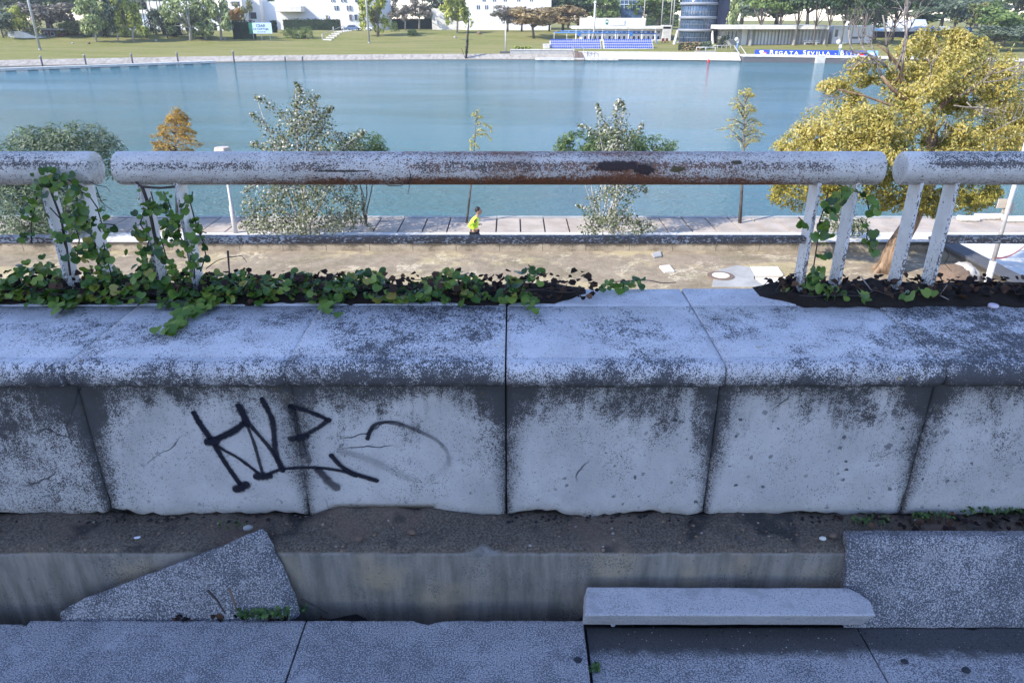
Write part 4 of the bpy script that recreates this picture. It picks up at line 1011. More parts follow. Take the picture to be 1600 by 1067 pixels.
Jj = {'waist': ((.005,0,.985), (.150,.120)), 'mid': ((.02,0,1.10), (.148,.115)), 'chest': ((.06,0,1.27), (.172,.135)), 'col': ((.10,0,1.42), .078),
      'shl': ((.07,.18,1.385), .075), 'ell': ((-.13,.24,1.17), .060), 'wrl': ((.08,.238,1.105), .044), 'shr': ((.08,-.18,1.385), .075), 'elr': ((-.17,-.24,1.19), .060), 'wrr': ((.03,-.248,1.085), .044)}
skin_obj('jacket', Jj, [('waist','mid'),('mid','chest'),('chest','col'),('chest','shl'),('shl','ell'),('ell','wrl'),('chest','shr'),('shr','elr'),('elr','wrr')], M['neon'], run, 2)
Js = {'pel': ((0,0,.955), (.150,.125)), 'hl': ((.01,.10,.88), .115), 'kl': ((.17,.103,.745), .098), 'hr': ((0,-.10,.88), .115), 'kr': ((-.01,-.103,.68), .098)}
skin_obj('shorts', Js, [('pel','hl'),('hl','kl'),('pel','hr'),('hr','kr')], M['shorts'], run, 2)
for nm, a, b in (('shoe', (.12,.10,.235), (.33,.10,.18)), ('shoe', (-.27,-.10,.14), (-.10,-.10,.035))):
    skin_obj(nm, {'a': (a, .048), 'b': (((a[0]+b[0])/2, a[1], (a[2]+b[2])/2), .050), 'c': (b, .036)}, [('a','b'),('b','c')], M['shoe'], run, 2)

# ================================================================== trees on the near bank
def px_lobes(lst, Y):
    out = []
    for (x, y, rx, ry, *d) in lst:
        p = at(x, y, Y + (d[0] if d else 0)); k = mpp(p); out.append(((p.x, p.y, p.z), (rx*k, (d[1] if len(d) > 1 else (rx+ry)/2)*k, ry*k)))
    return out
def px_strand(pts, Y, n, w):
    """leaves round a shoot given by picture points, thinner towards its tip"""
    P, Q = [], []
    V = [at(x, y, Y+d) for x, y, d in [(p + (0,))[:3] for p in pts]]; k = mpp(V[0])
    for _ in range(n):
        s = random.random()**.85*(len(V)-1); i = min(int(s), len(V)-2); q = V[i].lerp(V[i+1], s-i)
        ww = w*k*(1.25-1.0*s/(len(V)-1))
        o = Vector((random.gauss(0, 1), random.gauss(0, 1), random.gauss(0, 1)))
        P.append(q+o*ww*.55); Q.append(o+Vector((0, -.4, .5)))
    return P, Q, V
def near_tree(name, base, label, lobes, n, size, leaf, trunk, twigs=(), strands=(), freq=1.6, thr=-.12, tmpl=DIAMOND, bark='bark', cat='tree', shell=.35, upbias=.5, droop=None, second=None):
    t = thing(name, base, label, cat)
    P, Q = lobe_points(lobes, n, freq, thr, shell) if n else (np.zeros((0, 3)), np.zeros((0, 3)))
    Q = Q + rng.normal(size=Q.shape)*.8 + np.array((0, 0, upbias))
    sp_, sq_ = [], []; m = MB()
    for pts, Y, k, w in strands:
        a, b, V = px_strand(pts, Y, k, w); sp_ += a; sq_ += b; m.tube(V, [.022*(1-.75*i/(len(V)-1)) for i in range(len(V))], 5)
    if sp_: P = np.concatenate([P, np.array([tuple(v) for v in sp_])]); Q = np.concatenate([Q, np.array([tuple(v) for v in sq_])])
    S = rng.uniform(size*.65, size*1.3, len(P))
    if second:
        k = rng.random(len(P)) < second[1]
        leaves('foliage', P[k], Q[k], S[k], L[second[0]], t, tmpl, droop); leaves('foliage', P[~k], Q[~k], S[~k], leaf, t, tmpl, droop)
    else: leaves('foliage', P, Q, S, leaf, t, tmpl, droop)
    for pts, r in trunk: m.tube(pts, r, 9)
    for pts, r in twigs: m.tube(pts, r, 5)
    m.build('trunk', M[bark], t)
    return t
def limbs(base, targets, r, wob=.25, n=5):
    out = []
    for q in targets:
        q = Vector(q); pts = []
        for i in range(n+1):
            f = i/n; p = base.lerp(q, f); p.z += 0
            pts.append(p + Vector((nz((q.x, f*3, 1), .9), nz((q.y, f*3, 2), .9), nz((q.z, f*3, 3), .9)))*wob*math.sin(f*math.pi))
        out.append((pts, [r*(1-.8*i/n) for i in range(n+1)]))
    return out
# grey willow on the far left
Y = 26.2; b = at(92, 372, Y); b.z = Z_PROM
lob = px_lobes([(95,232,88,36),(40,262,50,40,.3),(150,245,45,38,.2),(70,215,50,22),(120,215,55,24),(60,310,62,50,-.3),(20,330,45,40),(110,320,45,45,-.2),(70,355,60,22,-.5),(10,270,40,50)], Y)
near_tree('willow', b, 'round grey green willow bush by the water at the far left', lob, 15000, .15, L['willow'], limbs(b, [l[0] for l in lob], .06), tmpl=LONG, freq=1.5, thr=-.2, upbias=.9, cat='bush', second=('greenwillow', .25))
# white poplar, large
Y = 25.6; b = at(478, 378, Y); b.z = Z_PROM
lob = px_lobes([(478,215,50,45),(455,260,55,60,.2),(520,250,50,45,-.2),(430,320,52,45,-.4),(500,320,55,48,-.5),(470,350,85,24,-.6),(545,325,28,30,-.2),(400,345,26,24,-.3),(480,175,30,32),(540,230,28,25,.2)], Y)
st = [([(470,215),(440,180),(415,160),(398,150)],Y,225,13),([(475,210),(462,170),(470,145),(462,128)],Y,255,12),([(455,225),(425,205),(405,190),(393,178)],Y,210,13),([(500,210),(505,180),(520,168)],Y,180,12),([(450,250),(420,235),(402,225),(392,226)],Y,180,12),
      ([(530,235),(555,215),(570,205)],Y,165,12),([(520,300),(550,280),(557,298)],Y,135,11),([(540,330),(565,345),(583,358)],Y,165,10),([(425,285),(395,290),(382,300)],Y,135,11),([(405,335),(385,345),(374,356)],Y,120,11),([(490,185),(488,160),(497,150)],Y,135,11)]
near_tree('poplar_tree', b, 'large white leaved poplar leaning left, right of the promenade lamp', lob, 13500, .072, L['poplar'], limbs(b, [l[0] for l in lob]+[at(400,150,Y), at(462,130,Y)], .055), strands=st, freq=1.9, thr=-.06, bark='palebark', tmpl=ROUND)
# bright green willow behind it
b2 = at(572, 345, 27.4); b2.z = -5.7
lob = px_lobes([(572,228,30,24),(550,245,36,26),(590,245,22,18),(560,270,26,16)], 27.4)
near_tree('willow_shrub', b2, 'bright green willow shrub peeking out right of the large white poplar', lob, 3200, .15, L['greenwillow'], limbs(b2, [l[0] for l in lob], .035), tmpl=LONG, freq=1.6, thr=-.2, upbias=.8, cat='bush')
# small white poplar
Y = 25.4; b = at(958, 376, Y); b.z = Z_PROM
lob = px_lobes([(958,215,30,30),(958,250,36,40),(962,305,34,26,-.2),(955,338,44,24,-.4),(985,355,40,16,-.4),(925,350,25,18,-.2)], Y)
st = [([(955,210),(940,185),(933,162)],Y,165,10),([(962,205),(962,175),(968,155)],Y,210,11),([(968,200),(975,175),(972,158)],Y,150,10),([(940,215),(918,200),(903,195)],Y,135,10),([(985,215),(1000,205),(1003,192)],Y,120,9),([(985,300),(1005,292),(1010,300)],Y,120,9),
      ([(930,330),(912,325),(900,320)],Y,90,8),([(985,345),(1005,355),(1018,352)],Y,105,8),([(935,330),(930,310),(916,310)],Y,60,7)]
near_tree('poplar_tree', b, 'small white leaved poplar in the middle, two thin spires on top', lob, 4800, .07, L['poplar'], limbs(b, [l[0] for l in lob]+[at(933,165,Y), at(968,158,Y)], .04), strands=st, freq=1.9, thr=-.05, bark='palebark', tmpl=ROUND)
Y = 27.0; b = at(938, 345, Y); b.z = -5.7
lob = px_lobes([(905,222,34,18),(960,225,60,24),(1025,228,34,16),(940,245,60,16),(1000,245,40,14),(885,230,20,12)], Y)
near_tree('willow_tree', b, 'low green willow crown on thin pale stems behind the small white poplar', lob, 5600, .15, L['greenwillow'], limbs(b, [l[0] for l in lob], .03), tmpl=LONG, freq=1.7, thr=-.15, upbias=.8, bark='palebark')
# saplings
Y = 27.6
def sapling(name, label, bx, tx, ty, tiers, leaf, n, size, tw=.05, droop=(0, 0, -1), Y=27.6):
    b = at(bx, 341, Y); b.z = -5.7; top = at(tx, ty, Y)
    st = []
    for (x0, y0, x1, y1, k, w) in tiers:
        st.append(([(x0, y0), ((x0+x1)/2, min(y0, y1)-2), (x1, y1)], Y+random.uniform(-.3, .3), k, w))
    return near_tree(name, b, label, [], 0, size, leaf, [([b, b.lerp(top, .45)+Vector((.04, 0, 0)), top], [tw, tw*.7, .008])], strands=st, tmpl=LONG)
tiers = []
for i in range(34):
    f = i/34; y = 176+f*72; hw = 4+50*f**.6*random.uniform(.45, 1.0); s = random.choice((-1, 1)); x = 274
    tiers.append((x, y+3, x+s*hw, y+random.uniform(-10, 8), 90, 8.5))
sapling('cypress_tree', 'orange autumn cypress sapling above the left rail', 275, 272, 172, tiers, L['cypress'], 0, .105, .06)
tiers = []
for i in range(26):
    f = i/26; y = 146+f*84; hw = 6+44*f**.6*random.uniform(.35, 1.0)*(1.0 if f < .85 else .8); s = random.choice((-1, 1)); x = 1163-f*2
    tiers.append((x, y+7, x+s*hw, y+random.uniform(-12, 4), 48, 6.5))
sapling('cypress_tree', 'slender pale yellow cypress sapling with a dark bare stem, left of the big yellow tree', 1157, 1164, 140, tiers, L['pale'], 0, .095, .07)
tiers = [(743,182,738,180,30,5),(743,190,755,184,46,6),(745,195,768,202,60,4.5),(742,208,760,205,34,4),(739,216,752,211,40,3.5),(752,211,768,220,46,3.2),(737,222,735,236,60,4),(738,228,750,234,50,4.5),(736,240,742,262,50,4),(744,176,748,186,30,5),(766,200,768,208,18,3)]
sapling('young_tree', 'thin sapling with two curling lemon yellow shoots beside the runner', 729, 745, 176, tiers, L['lemon'], 0, .08, .045)
# pale shrub below the yellow tree
Y = 25.6; b = at(1310, 376, Y); b.z = Z_PROM
lob = px_lobes([(1308,345,26,22),(1335,355,22,14),(1300,320,16,22),(1345,350,14,10)], Y)
near_tree('poplar_shrub', b, 'small silvery poplar shrub under the big yellow tree, between the right posts', lob, 2000, .07, L['poplar'], limbs(b, [l[0] for l in lob], .03), freq=1.9, thr=-.05, bark='palebark', tmpl=ROUND, cat='bush')
# the big yellow tree
Y = 18.4; b = atz(1388, 424, Z_DIRT)
t = thing('yellow_tree', b, 'big spreading tree with golden yellow foliage and a leaning trunk', 'tree')
A = px_lobes([(1432,92,40,34,.6),(1490,80,48,30,.4),(1470,110,55,38,-.3),(1535,100,44,30,.5),(1560,125,40,40,.3),(1515,75,30,22,.2),(1365,115,28,18,0),(1345,128,20,14,.2),(1312,142,24,18,0),(1325,158,20,10,.2),(1432,150,44,26,-.5),(1410,120,22,20,0),
   (1570,165,36,40,.4),(1595,185,28,28,.2),(1450,185,30,20,-.8),(1330,172,40,18,0),(1290,205,58,36,-.4),(1350,205,60,44,-.8),(1400,200,44,38,-.8),(1265,225,46,26,0),(1320,235,60,30,-1.0),(1385,235,50,28,-1.1),(1245,238,40,16,.2),
   (1520,205,48,34,-.3),(1560,225,40,26,-.2),(1500,235,40,20,-.6),(1590,235,24,22,.2),(1430,245,45,18,-.9),(1475,245,40,16,-.7)], Y)
B = px_lobes([(1250,292,50,20,-.2),(1290,300,40,22,-.5),(1215,300,22,12,.3),(1245,315,24,14,.1),(1340,295,40,24,-.7),(1395,285,50,30,-.5),(1440,305,50,26,-.3),(1490,300,45,24,-.2),(1530,310,32,20,0),(1548,300,22,24,0),(1400,315,40,18,0),(1460,325,30,10,.2),
   (1505,150,30,22,.8),(1480,160,30,20,.8),(1530,160,30,20,.8),(1470,215,40,20,.4)], Y)
for lob, n, mt, fr, th in ((A, 52000, L['gold'], 2.2, -.2), (A, 9000, L['goldgreen'], 1.6, -.05), (B, 22000, L['golddark'], 2.2, -.16)):
    P, Q = lobe_points(lob, n, fr, th, .30)
    for fq, am in ((1.1, .30), (2.6, .16), (6.0, .07)):
        P = P + am*np.array([tuple(mn.noise_vector(Vector(p)*fq)) for p in P])
    Q = Q + rng.normal(size=Q.shape)*.75 + np.array((-.2, -.2, .7))
    leaves('foliage', P, Q, rng.uniform(.04, .095, len(P)), mt, t, LEAFLET, (0, -.3, -.6))
m = MB()
tr = [atz(1388, 424, Z_DIRT), at(1400, 385, 18.35), at(1422, 350, 18.3), at(1450, 290, 18.3), at(1458, 240, 18.3), at(1456, 205, 18.2)]
tr[0].z -= .1
m.tube(tr, [.34, .24, .20, .17, .14, .12], 12)
for k in range(6):
    a = k*1.05+.3; m.tube([b+Vector((math.cos(a)*.50, math.sin(a)*.42, -.08)), b+Vector((math.cos(a)*.26, math.sin(a)*.22, .12)), b+Vector((.10+math.cos(a)*.1, math.sin(a)*.1, .55))], [.05, .10, .11], 7)
main = [([(1456,205),(1440,180),(1420,160),(1395,140),(1378,120)], .085), ([(1456,205),(1462,175),(1490,150),(1530,140)], .07), ([(1395,140),(1412,105),(1400,80)], .035), ([(1410,150),(1408,110),(1390,85),(1370,70)], .045), ([(1450,250),(1490,212),(1520,205)], .06),
   ([(1440,180),(1400,168),(1350,150),(1310,140)], .04), ([(1456,215),(1475,190),(1480,200)], .04), ([(1458,240),(1400,235),(1320,210)], .05), ([(1462,175),(1510,120),(1550,90)], .04)]
for pts, r in main:
    V = [at(x, y, Y-.25-.1*i) for i, (x, y) in enumerate(pts)]; m.tube(V, [r*(1-.6*i/(len(V)-1)) for i in range(len(V))], 7)
m.build('trunk', M['brownbark'], t)
bare = []
def fork(p, d, ln, r, dep):
    pts = [p]; dd = d.copy()
    for i in range(3):
        dd = (dd + Vector((random.gauss(0, .18), random.gauss(0, .18), random.gauss(.03, .16)))).normalized(); pts.append(pts[-1]+dd*ln/3)
    bare[-1].tube(pts, [r, r*.85, r*.7, r*.5], 5)
    if dep:
        for k in range(random.choice((2, 3))):
            q = pts[random.choice((1, 2, 3))]
            fork(q, (dd + Vector((random.gauss(0, .55), random.gauss(0, .4), random.gauss(.1, .45)))).normalized(), ln*.66, r*.58, dep-1)
for (x, y), (dx, dz), ln in (((1408,118),(-.2,1),1.2),((1392,96),(-.5,.9),1.1),((1378,120),(-.6,.7),.9),((1400,110),(.1,1),1.1),((1385,105),(-.8,.6),.9)):
    bare.append(MB()); fork(at(x, y, Y-.4), Vector((dx, 0, dz)).normalized(), ln, .030, 3)
for (x, y), (dx, dz), ln in (((1440,185),(-.6,-.2),.8),((1490,165),(1,-.1),1.0),((1500,150),(.6,.4),.9),((1530,130),(.9,.2),1.0),((1555,115),(.8,.1),.9),((1475,180),(.3,-.8),.7),((1510,160),(.5,-.6),.7),((1320,150),(-.9,-.1),.7),((1550,205),(.7,.5),.8),((1450,130),(.2,.9),.8)):
    bare.append(MB()); fork(at(x, y, Y-.75), Vector((dx, -.2, dz)).normalized(), ln*.75, .016, 2)
for m in bare: m.build('bare_branch', M['deadbark'], t)

# ================================================================== the far bank
Xs = np.linspace(-330, 330, 111); S = [-3, 0, .15, 2.5, 2.6, 6, 10, 16, 24, 32, 40, 44, 48, 52, 55, 70, 100, 160, 260, 420]
def strip(name, s_list, mat):
    vs = [(X, bank_y(X)+s, far_z(X, bank_y(X)+s) + (.15*nz((X, s, 0), .06) if s > 5 else 0)) for X in Xs for s in s_list]; k = len(s_list)
    fs = [(i*k+j, (i+1)*k+j, (i+1)*k+j+1, i*k+j+1) for i in range(len(Xs)-1) for j in range(k-1)]
    return struct(MB().add(vs, fs, True).build(name, mat))
strip('revetment', S[:5], M['revet']); strip('lawn', S[4:11], M['lawn']); strip('embankment', S[10:16], M['bankgrass']); strip('far_ground', S[15:], M['bankgrass'])

# ---- tree templates: height 1, crown about 1 wide
_tpl = {}
def tpl(kind, var, leaf, bark):
    key = (kind, var, leaf)
    if key in _tpl: return _tpl[key]
    r = random.Random(hash(kind) % 1000 if False else sum(map(ord, kind))*7+var*31)
    U = r.uniform; lob = []; m = MB(); n, size, thr, fr, dro = 2000, .066, -.2, 5., None
    if kind == 'round':
        for k in range(15):
            a = U(0, 6.28); e = U(.0, .36); lob.append(((math.cos(a)*e, math.sin(a)*e, U(.40, .86)-.35*e), (U(.12, .22), U(.12, .22), U(.07, .13))))
        tr = [((0,0,0),.028),((U(-.03,.03),0,.3),.022),((0,0,.7),.01)]
    elif kind == 'tall':
        for k in range(20):
            f = k/19; a = U(0, 6.28); e = .30*math.sin(math.pi*(.15+.8*f))*U(.3, 1); lob.append(((math.cos(a)*e+.05*f, math.sin(a)*e, .24+f*.70), (U(.12, .2)*(1.1-.5*f), U(.12, .2), U(.06, .11))))
        tr = [((-.02,0,0),.024),((0,0,.3),.018),((.05,0,.9),.006)]; n = 2300
    elif kind == 'willow':
        for k in range(18):
            a = U(0, 6.28); e = U(.1, .40); lob.append(((math.cos(a)*e, math.sin(a)*e, U(.25, .88)-.2*e), (U(.07, .13), U(.07, .13), U(.12, .2))))
        tr = [((0,0,0),.03),((.03,0,.3),.024),((0,0,.7),.012)]; dro = (0, 0, -1.5); n = 2400; thr = -.12
    elif kind == 'pine':
        for k in range(17):
            a = U(0, 6.28); e = U(.05, .40); lob.append(((math.cos(a)*e, math.sin(a)*e, U(.62, .93)-.25*e*e), (U(.12, .2), U(.12, .2), U(.04, .07))))
        tr = [((0,0,0),.020),((U(-.04,.04),0,.35),.017),((U(-.06,.06),0,.75),.010)]; n = 2600; size = .056; thr = -.25
    elif kind == 'shrub':
        for k in range(13):
            a = U(0, 6.28); e = U(.0, .36); lob.append(((math.cos(a)*e, math.sin(a)*e, U(.15, .75)-.4*e*e), (U(.14, .22), U(.14, .22), U(.14, .24))))
        tr = [((0,0,0),.03),((0,0,.5),.015)]; n = 1300; size = .06; thr = -.3
    elif kind == 'bare':
        for k in range(14):
            a = U(0, 6.28); e = U(.1, .42); lob.append(((math.cos(a)*e, math.sin(a)*e, U(.42, .92)-.2*e), (U(.08, .15), U(.08, .15), U(.07, .12))))
        tr = [((0,0,0),.022),((.02,0,.35),.016),((0,0,.8),.006)]; n = 1300; size = .055; thr = -.05
    for l in lob[:9]: m.tube([(tr[1][0][0]*.8, 0, tr[1][0][2]*.9), (l[0][0]*.55, l[0][1]*.55, (tr[1][0][2]+l[0][2])/2), l[0]], [.012, .009, .004], 5)
    m.tube([p for p, _ in tr], [q for _, q in tr], 7)
    P, Q = lobe_points(lob, n, fr, thr, .35)
    Q = Q + rng.normal(size=Q.shape)*.6 + np.array((0, 0, .4))
    fo = leaves('crown', P, Q, rng.uniform(size*.6, size*1.35, len(P)), L[leaf], None, DIAMOND, dro)
    tk = m.build('trunk', M[bark]); me = (fo.data, tk.data); bpy.data.objects.remove(fo); bpy.data.objects.remove(tk)
    _tpl[key] = me
    return me
NAME = dict(round='tree', tall='poplar_tree', willow='willow_tree', pine='pine_tree', shrub='shrub', bare='tree')
def far_tree(kind, x, yb, yt, w, leaf, label, var=0, bark='bark', loc=None, group='trees and shrubs of the far bank'):
    p = loc or far(x, yb); k = mpp(p)
    h = (yb-yt)*k*1.02
    me = tpl(kind, var, leaf, bark)
    t = thing(NAME[kind], p - Vector((0, 0, .05)), label, 'shrub' if kind == 'shrub' else 'tree', group); ww = w*k*(1.0 if kind in ('pine', 'shrub') else 1.28); t.scale = (ww, ww, h); t.rotation_euler.z = 0
    for nm, d in zip(('crown', 'trunk'), me):
        o = bpy.data.objects.new(nm, d); col.objects.link(o); o.parent = t
    return t
T = [
 ('round',6,60,14,40,'greygreen','grey green tree at the extreme left of the far bank'), ('round',33,58,8,30,'yellowgreen','bright yellow green tree just left of the left floodlight mast'), ('shrub',54,58,24,38,'olive','low golden olive bush at the foot of the left floodlight mast'),
 ('round',86,56,-2,66,'greybrown','wide grey brown tree above the dark red shed'), ('shrub',122,56,26,44,'olive','dull olive shrub between the red shed and the first white trunked poplar'), ('shrub',140,57,33,26,'deep','dark shrub behind the first white trunked poplar'),
 ('tall',152,66,-14,52,'lightgreen','tallest pale green poplar with a white trunk, nearest the lawn on the left','palebark'), ('tall',170,58,-14,36,'lightgreen','pale green poplar set back between two white trunked poplars','palebark'), ('tall',186,65,-12,38,'greygreen','grey green poplar with white trunk left of the golden tree','palebark'),
 ('willow',209,65,-4,42,'yellowgreen','golden tree left of the dark ball shaped tree','palebark'), ('shrub',230,60,36,34,'hedgelight','light green bush between the golden tree and the dark ball shaped tree'), ('shrub',205,58,38,36,'hedgelight','light green bush behind the golden tree trunk'),
 ('shrub',244,54,13,36,'deep','dark ball shaped tree in front of the long white building'), ('willow',298,64,-4,60,'lightgreen','broad yellowish green tree in front of the long white building','palebark'), ('willow',346,63,-12,54,'lightgreen','tall yellowish tree right of the long white building','palebark'),
 ('round',368,52,6,24,'orange','small orange tree just left of the blue and white sign'), ('round',412,44,8,38,'orange','amber tree rising behind the blue and white sign'), ('tall',430,46,-14,22,'midgreen','slim dark green tree right of the amber tree'),
 ('bare',490,40,-4,46,'greygreen','thin grey green tree in front of the rounded white building'), ('bare',517,38,-2,36,'greygreen','sparse slanting tree by the rounded white building entrance'),
 ('shrub',457,60,42,34,'midgreen','left one of two rounded bushes beside the lawn steps'), ('shrub',478,61,41,32,'hedgelight','right one of two rounded bushes beside the lawn steps'),
 ('willow',590,58,-12,46,'yellowgreen','yellow green willow right of the middle floodlight mast'), ('bare',633,48,0,46,'greybrown','grey brown tree left of the pair in front of the dark hedge','palebark'), ('bare',655,47,-8,54,'greybrown','wider grey brown tree above the low bush on the slope','palebark'),
 ('shrub',646,56,43,30,'midgreen','low wide bush on the grass slope below the grey brown trees'), ('shrub',616,50,32,18,'midgreen','small green sapling in front of the hedge right of the willow'), ('willow',714,52,-10,44,'yellowgreen','yellow green tree with white trunk left of the white building','palebark'), ('round',692,46,8,30,'olive','dull green tree behind the yellow green tree with white trunk'),
 ('round',793,50,7,46,'greybrown','round greyish tree below the right white building'), ('round',834,61,5,62,'autumn','brown leaved spreading tree nearest the blue seats'), ('round',879,50,8,64,'autumn','brown leaved tree right behind the left end of the grandstand'), ('round',858,50,10,50,'autumn','brown leaved tree between two larger brown trees'),
 ('round',889,44,-10,78,'midgreen','large dark green tree behind the brown leaved trees'), ('round',935,46,-8,54,'midgreen','green tree behind the white club building'), ('round',962,44,8,74,'autumn','brown leaved tree rising over the white club building'), ('round',990,40,12,30,'midgreen','small green tree at the right end of the brown trees'),
 ('tall',1018,40,-14,34,'lightgreen','light green tree behind the white pole of the club'), ('tall',1042,40,-14,24,'lightgreen','light green tree close to the left side of the round glass tower'),
 ('shrub',1128,75,54,28,'deep','round dark green bush at the right foot of the glass tower'), ('tall',1142,68,-14,26,'lightgreen','pale poplar squeezed right of the glass tower'),
 ('pine',1186,70,-14,66,'midgreen','light green pine over the roof right of the glass tower'), ('pine',1242,72,-16,58,'pine','dark pine in front of the glazed doors, left one'), ('pine',1271,72,-14,56,'greygreen','greyish pine in front of the glazed doors, right one'), ('pine',1292,73,-18,50,'pine','dark pine with the palest trunk at the end of the glazed doors'),
 ('pine',1314,72,-20,56,'pine','dark pine left of the white wall openings'), ('pine',1329,73,-20,50,'pine','dark pine with two close trunks before the white wall'), ('pine',1347,74,-16,60,'pine','dark pine leaning right before the white wall'), ('pine',1394,66,-14,92,'pine','dark umbrella pine over the low blue and white roofs'), ('pine',1362,72,-20,60,'pine','dark pine behind the bare twigs of the yellow tree'),
 ('round',1488,56,-10,60,'greygreen','grey green tree left of the bright green conifer'), ('bare',1512,58,8,46,'olive','sparse olive tree in front of the grey green tree on the right'), ('round',1530,56,2,44,'midgreen','mid green tree left of the big bright green conifer'), ('round',1566,74,8,84,'midgreen','big bright green rounded tree at right'), ('round',1552,80,34,70,'greygreen','low wide grey green tree before the big bright green rounded tree'), ('round',1600,70,10,50,'pine','dark tree at the right edge of the picture'),
 ('shrub',22,57,30,34,'greygreen','grey green bush between the two leftmost trees above the ramp'), ('shrub',104,57,32,40,'midgreen','dark green bush right of the red shed'), ('shrub',166,58,34,34,'hedge','dark bush behind the white trunks of the poplars'), ('shrub',190,58,36,30,'midgreen','green bush left of the golden tree'), ('shrub',275,58,40,34,'deep','dark bush left of the broad yellowish green tree'), ('shrub',322,58,42,36,'deep','dark bush right of the broad yellowish green tree'), ('shrub',700,46,30,30,'greygreen','grey bush left of the white trunked yellow green tree'),
 ('willow',262,60,12,34,'greygreen','grey green tree half hiding the pale walls right of the dark ball shaped tree'), ('willow',322,62,6,44,'lightgreen','pale willow between the two yellowish trees by the long white building'), ('bare',384,50,2,30,'olive','sparse tree just above the left corner of the sign'),
 ('round',455,40,12,40,'deep','dark tree behind the hedge left of the rounded white building'), ('bare',472,40,-6,36,'olive','sparse olive tree before the pale terrace'), ('round',672,44,10,34,'greygreen','grey green tree between the greyish pair and the white block'), ('bare',612,46,-4,36,'olive','sparse olive tree just right of the yellow green willow'), ('round',765,46,18,40,'greygreen','low greyish tree in front of the slit windows'), ('round',815,50,10,44,'autumn','brownish tree left of the spreading brown leaved tree'),
 ('pine',1215,71,-10,52,'midgreen','green pine between the light pine and the dark left pine'), ('round',1345,58,14,60,'pine','dark tree filling the gap behind the pine trunks'), ('round',1440,52,6,56,'pine','dark tree behind the pale blue roofs'),
]
for k, row in enumerate(T):
    kind, x, yb, yt, w, leaf, lab = row[:7]; far_tree(kind, x, yb, yt, w, leaf, lab, k % 3, row[7] if len(row) > 7 else 'bark')
# trees far behind
bk = [(-20,'pine'),(25,'greygreen'),(70,'midgreen'),(112,'pine'),(165,'midgreen'),(225,'midgreen'),(268,'greygreen'),(390,'midgreen'),(440,'greygreen'),(700,'greygreen'),(770,'midgreen'),(830,'greygreen'),(905,'pine'),(980,'midgreen'),(1030,'midgreen'),(1085,'midgreen'),(1160,'greygreen'),(1215,'midgreen'),(1265,'greygreen'),(1330,'midgreen'),(1385,'greygreen'),(1440,'pine'),(1475,'midgreen'),(1530,'greygreen'),(1590,'midgreen'),(1640,'pine')]
for k, (x, lf) in enumerate(bk):
    Yd = 232 + 30*random.random(); d = ray(x, 20); X = d.x*Yd/d.y; z = far_z(X, Yd)
    hs = random.uniform(11, 16); p = Vector((X, Yd, z)); kk = mpp(p)
    far_tree('round', x, 0, -hs/kk/1.02, random.uniform(70, 100), lf, 'distant tree in the hazy row behind the far bank buildings', k % 3, loc=p, group='distant row of trees')
for k, (x, lf) in enumerate(((95,'midgreen'),(1135,'greygreen'),(1480,'greygreen'))): pass

# ---- hedges
def hedge(x0, x1, yb, yt, dep, leaf, label):
    a, b = far(x0, yb), far(x1, yb); k = mpp(a); h = (yb-yt)*k; zb = min(a.z, b.z)
    t = thing('hedge', (a+b)/2, label, 'hedge', 'clipped hedges of the far bank'); d = (b-a); d.z = 0; ln = d.length; u = d.normalized(); v = Vector((-u.y, u.x, 0))
    n = int(ln*h*9)+200; P, Q = [], []
    for _ in range(n):
        f = random.random(); s = random.choice((0, 0, 1)); q = a.lerp(b, f) ; q.z = a.z+(b.z-a.z)*f
        if s == 0: P.append(q+Vector((0, 0, h*random.random()))+v*random.uniform(-.1, .25)); Q.append(-v+Vector((random.gauss(0, .5), random.gauss(0, .5), random.gauss(.3, .5))))
        else: P.append(q+v*dep*random.random()+Vector((0, 0, h*random.uniform(.93, 1.05)))); Q.append((random.gauss(0, .4), random.gauss(0, .4), 1))
    leaves('foliage', P, Q, rng.uniform(.22, .5, len(P)), L[leaf], t)
    q = MB(); yaw = math.atan2(u.y, u.x); c = (a+b)/2+v*dep/2; q.obox((c.x, c.y, zb-.3), 0, ln*.985, dep*.9, h*.95+.3, yaw); q.build('branch_core', L['hedge'], t)
hedge(365, 401, 62, 36, 2, 'hedge', 'dark clipped hedge left of the blue and white sign'); hedge(424, 434, 52, 35, 2, 'hedge', 'short dark hedge right of the blue and white sign'); hedge(443, 531, 48, 32, 3, 'hedge', 'long dark clipped hedge above the two rounded bushes')
hedge(601, 676, 46, 31, 3, 'hedge', 'dark clipped hedge behind the grey brown trees'); hedge(675, 792, 47, 30, 3, 'hedge', 'long dark clipped hedge under the right white building'); hedge(254, 284, 55, 38, 3, 'hedge', 'dark hedge right of the ball shaped tree')
hedge(1010, 1060, 42, 24, 3, 'midgreen', 'green hedge behind the club roof left of the tower'); hedge(1060, 1096, 80, 68, 1.6, 'autumn', 'brownish low hedge at the foot of the glass tower'); hedge(1097, 1111, 78, 67, 1.6, 'greygreen', 'small grey hedge beside the brownish hedge at the tower'); hedge(803, 830, 80, 74, 1.0, 'yellowgreen', 'low yellowish plants on the raised bank wall')
hedge(1500, 1600, 66, 52, 2, 'deep', 'dark hedge beneath the trees at far right')

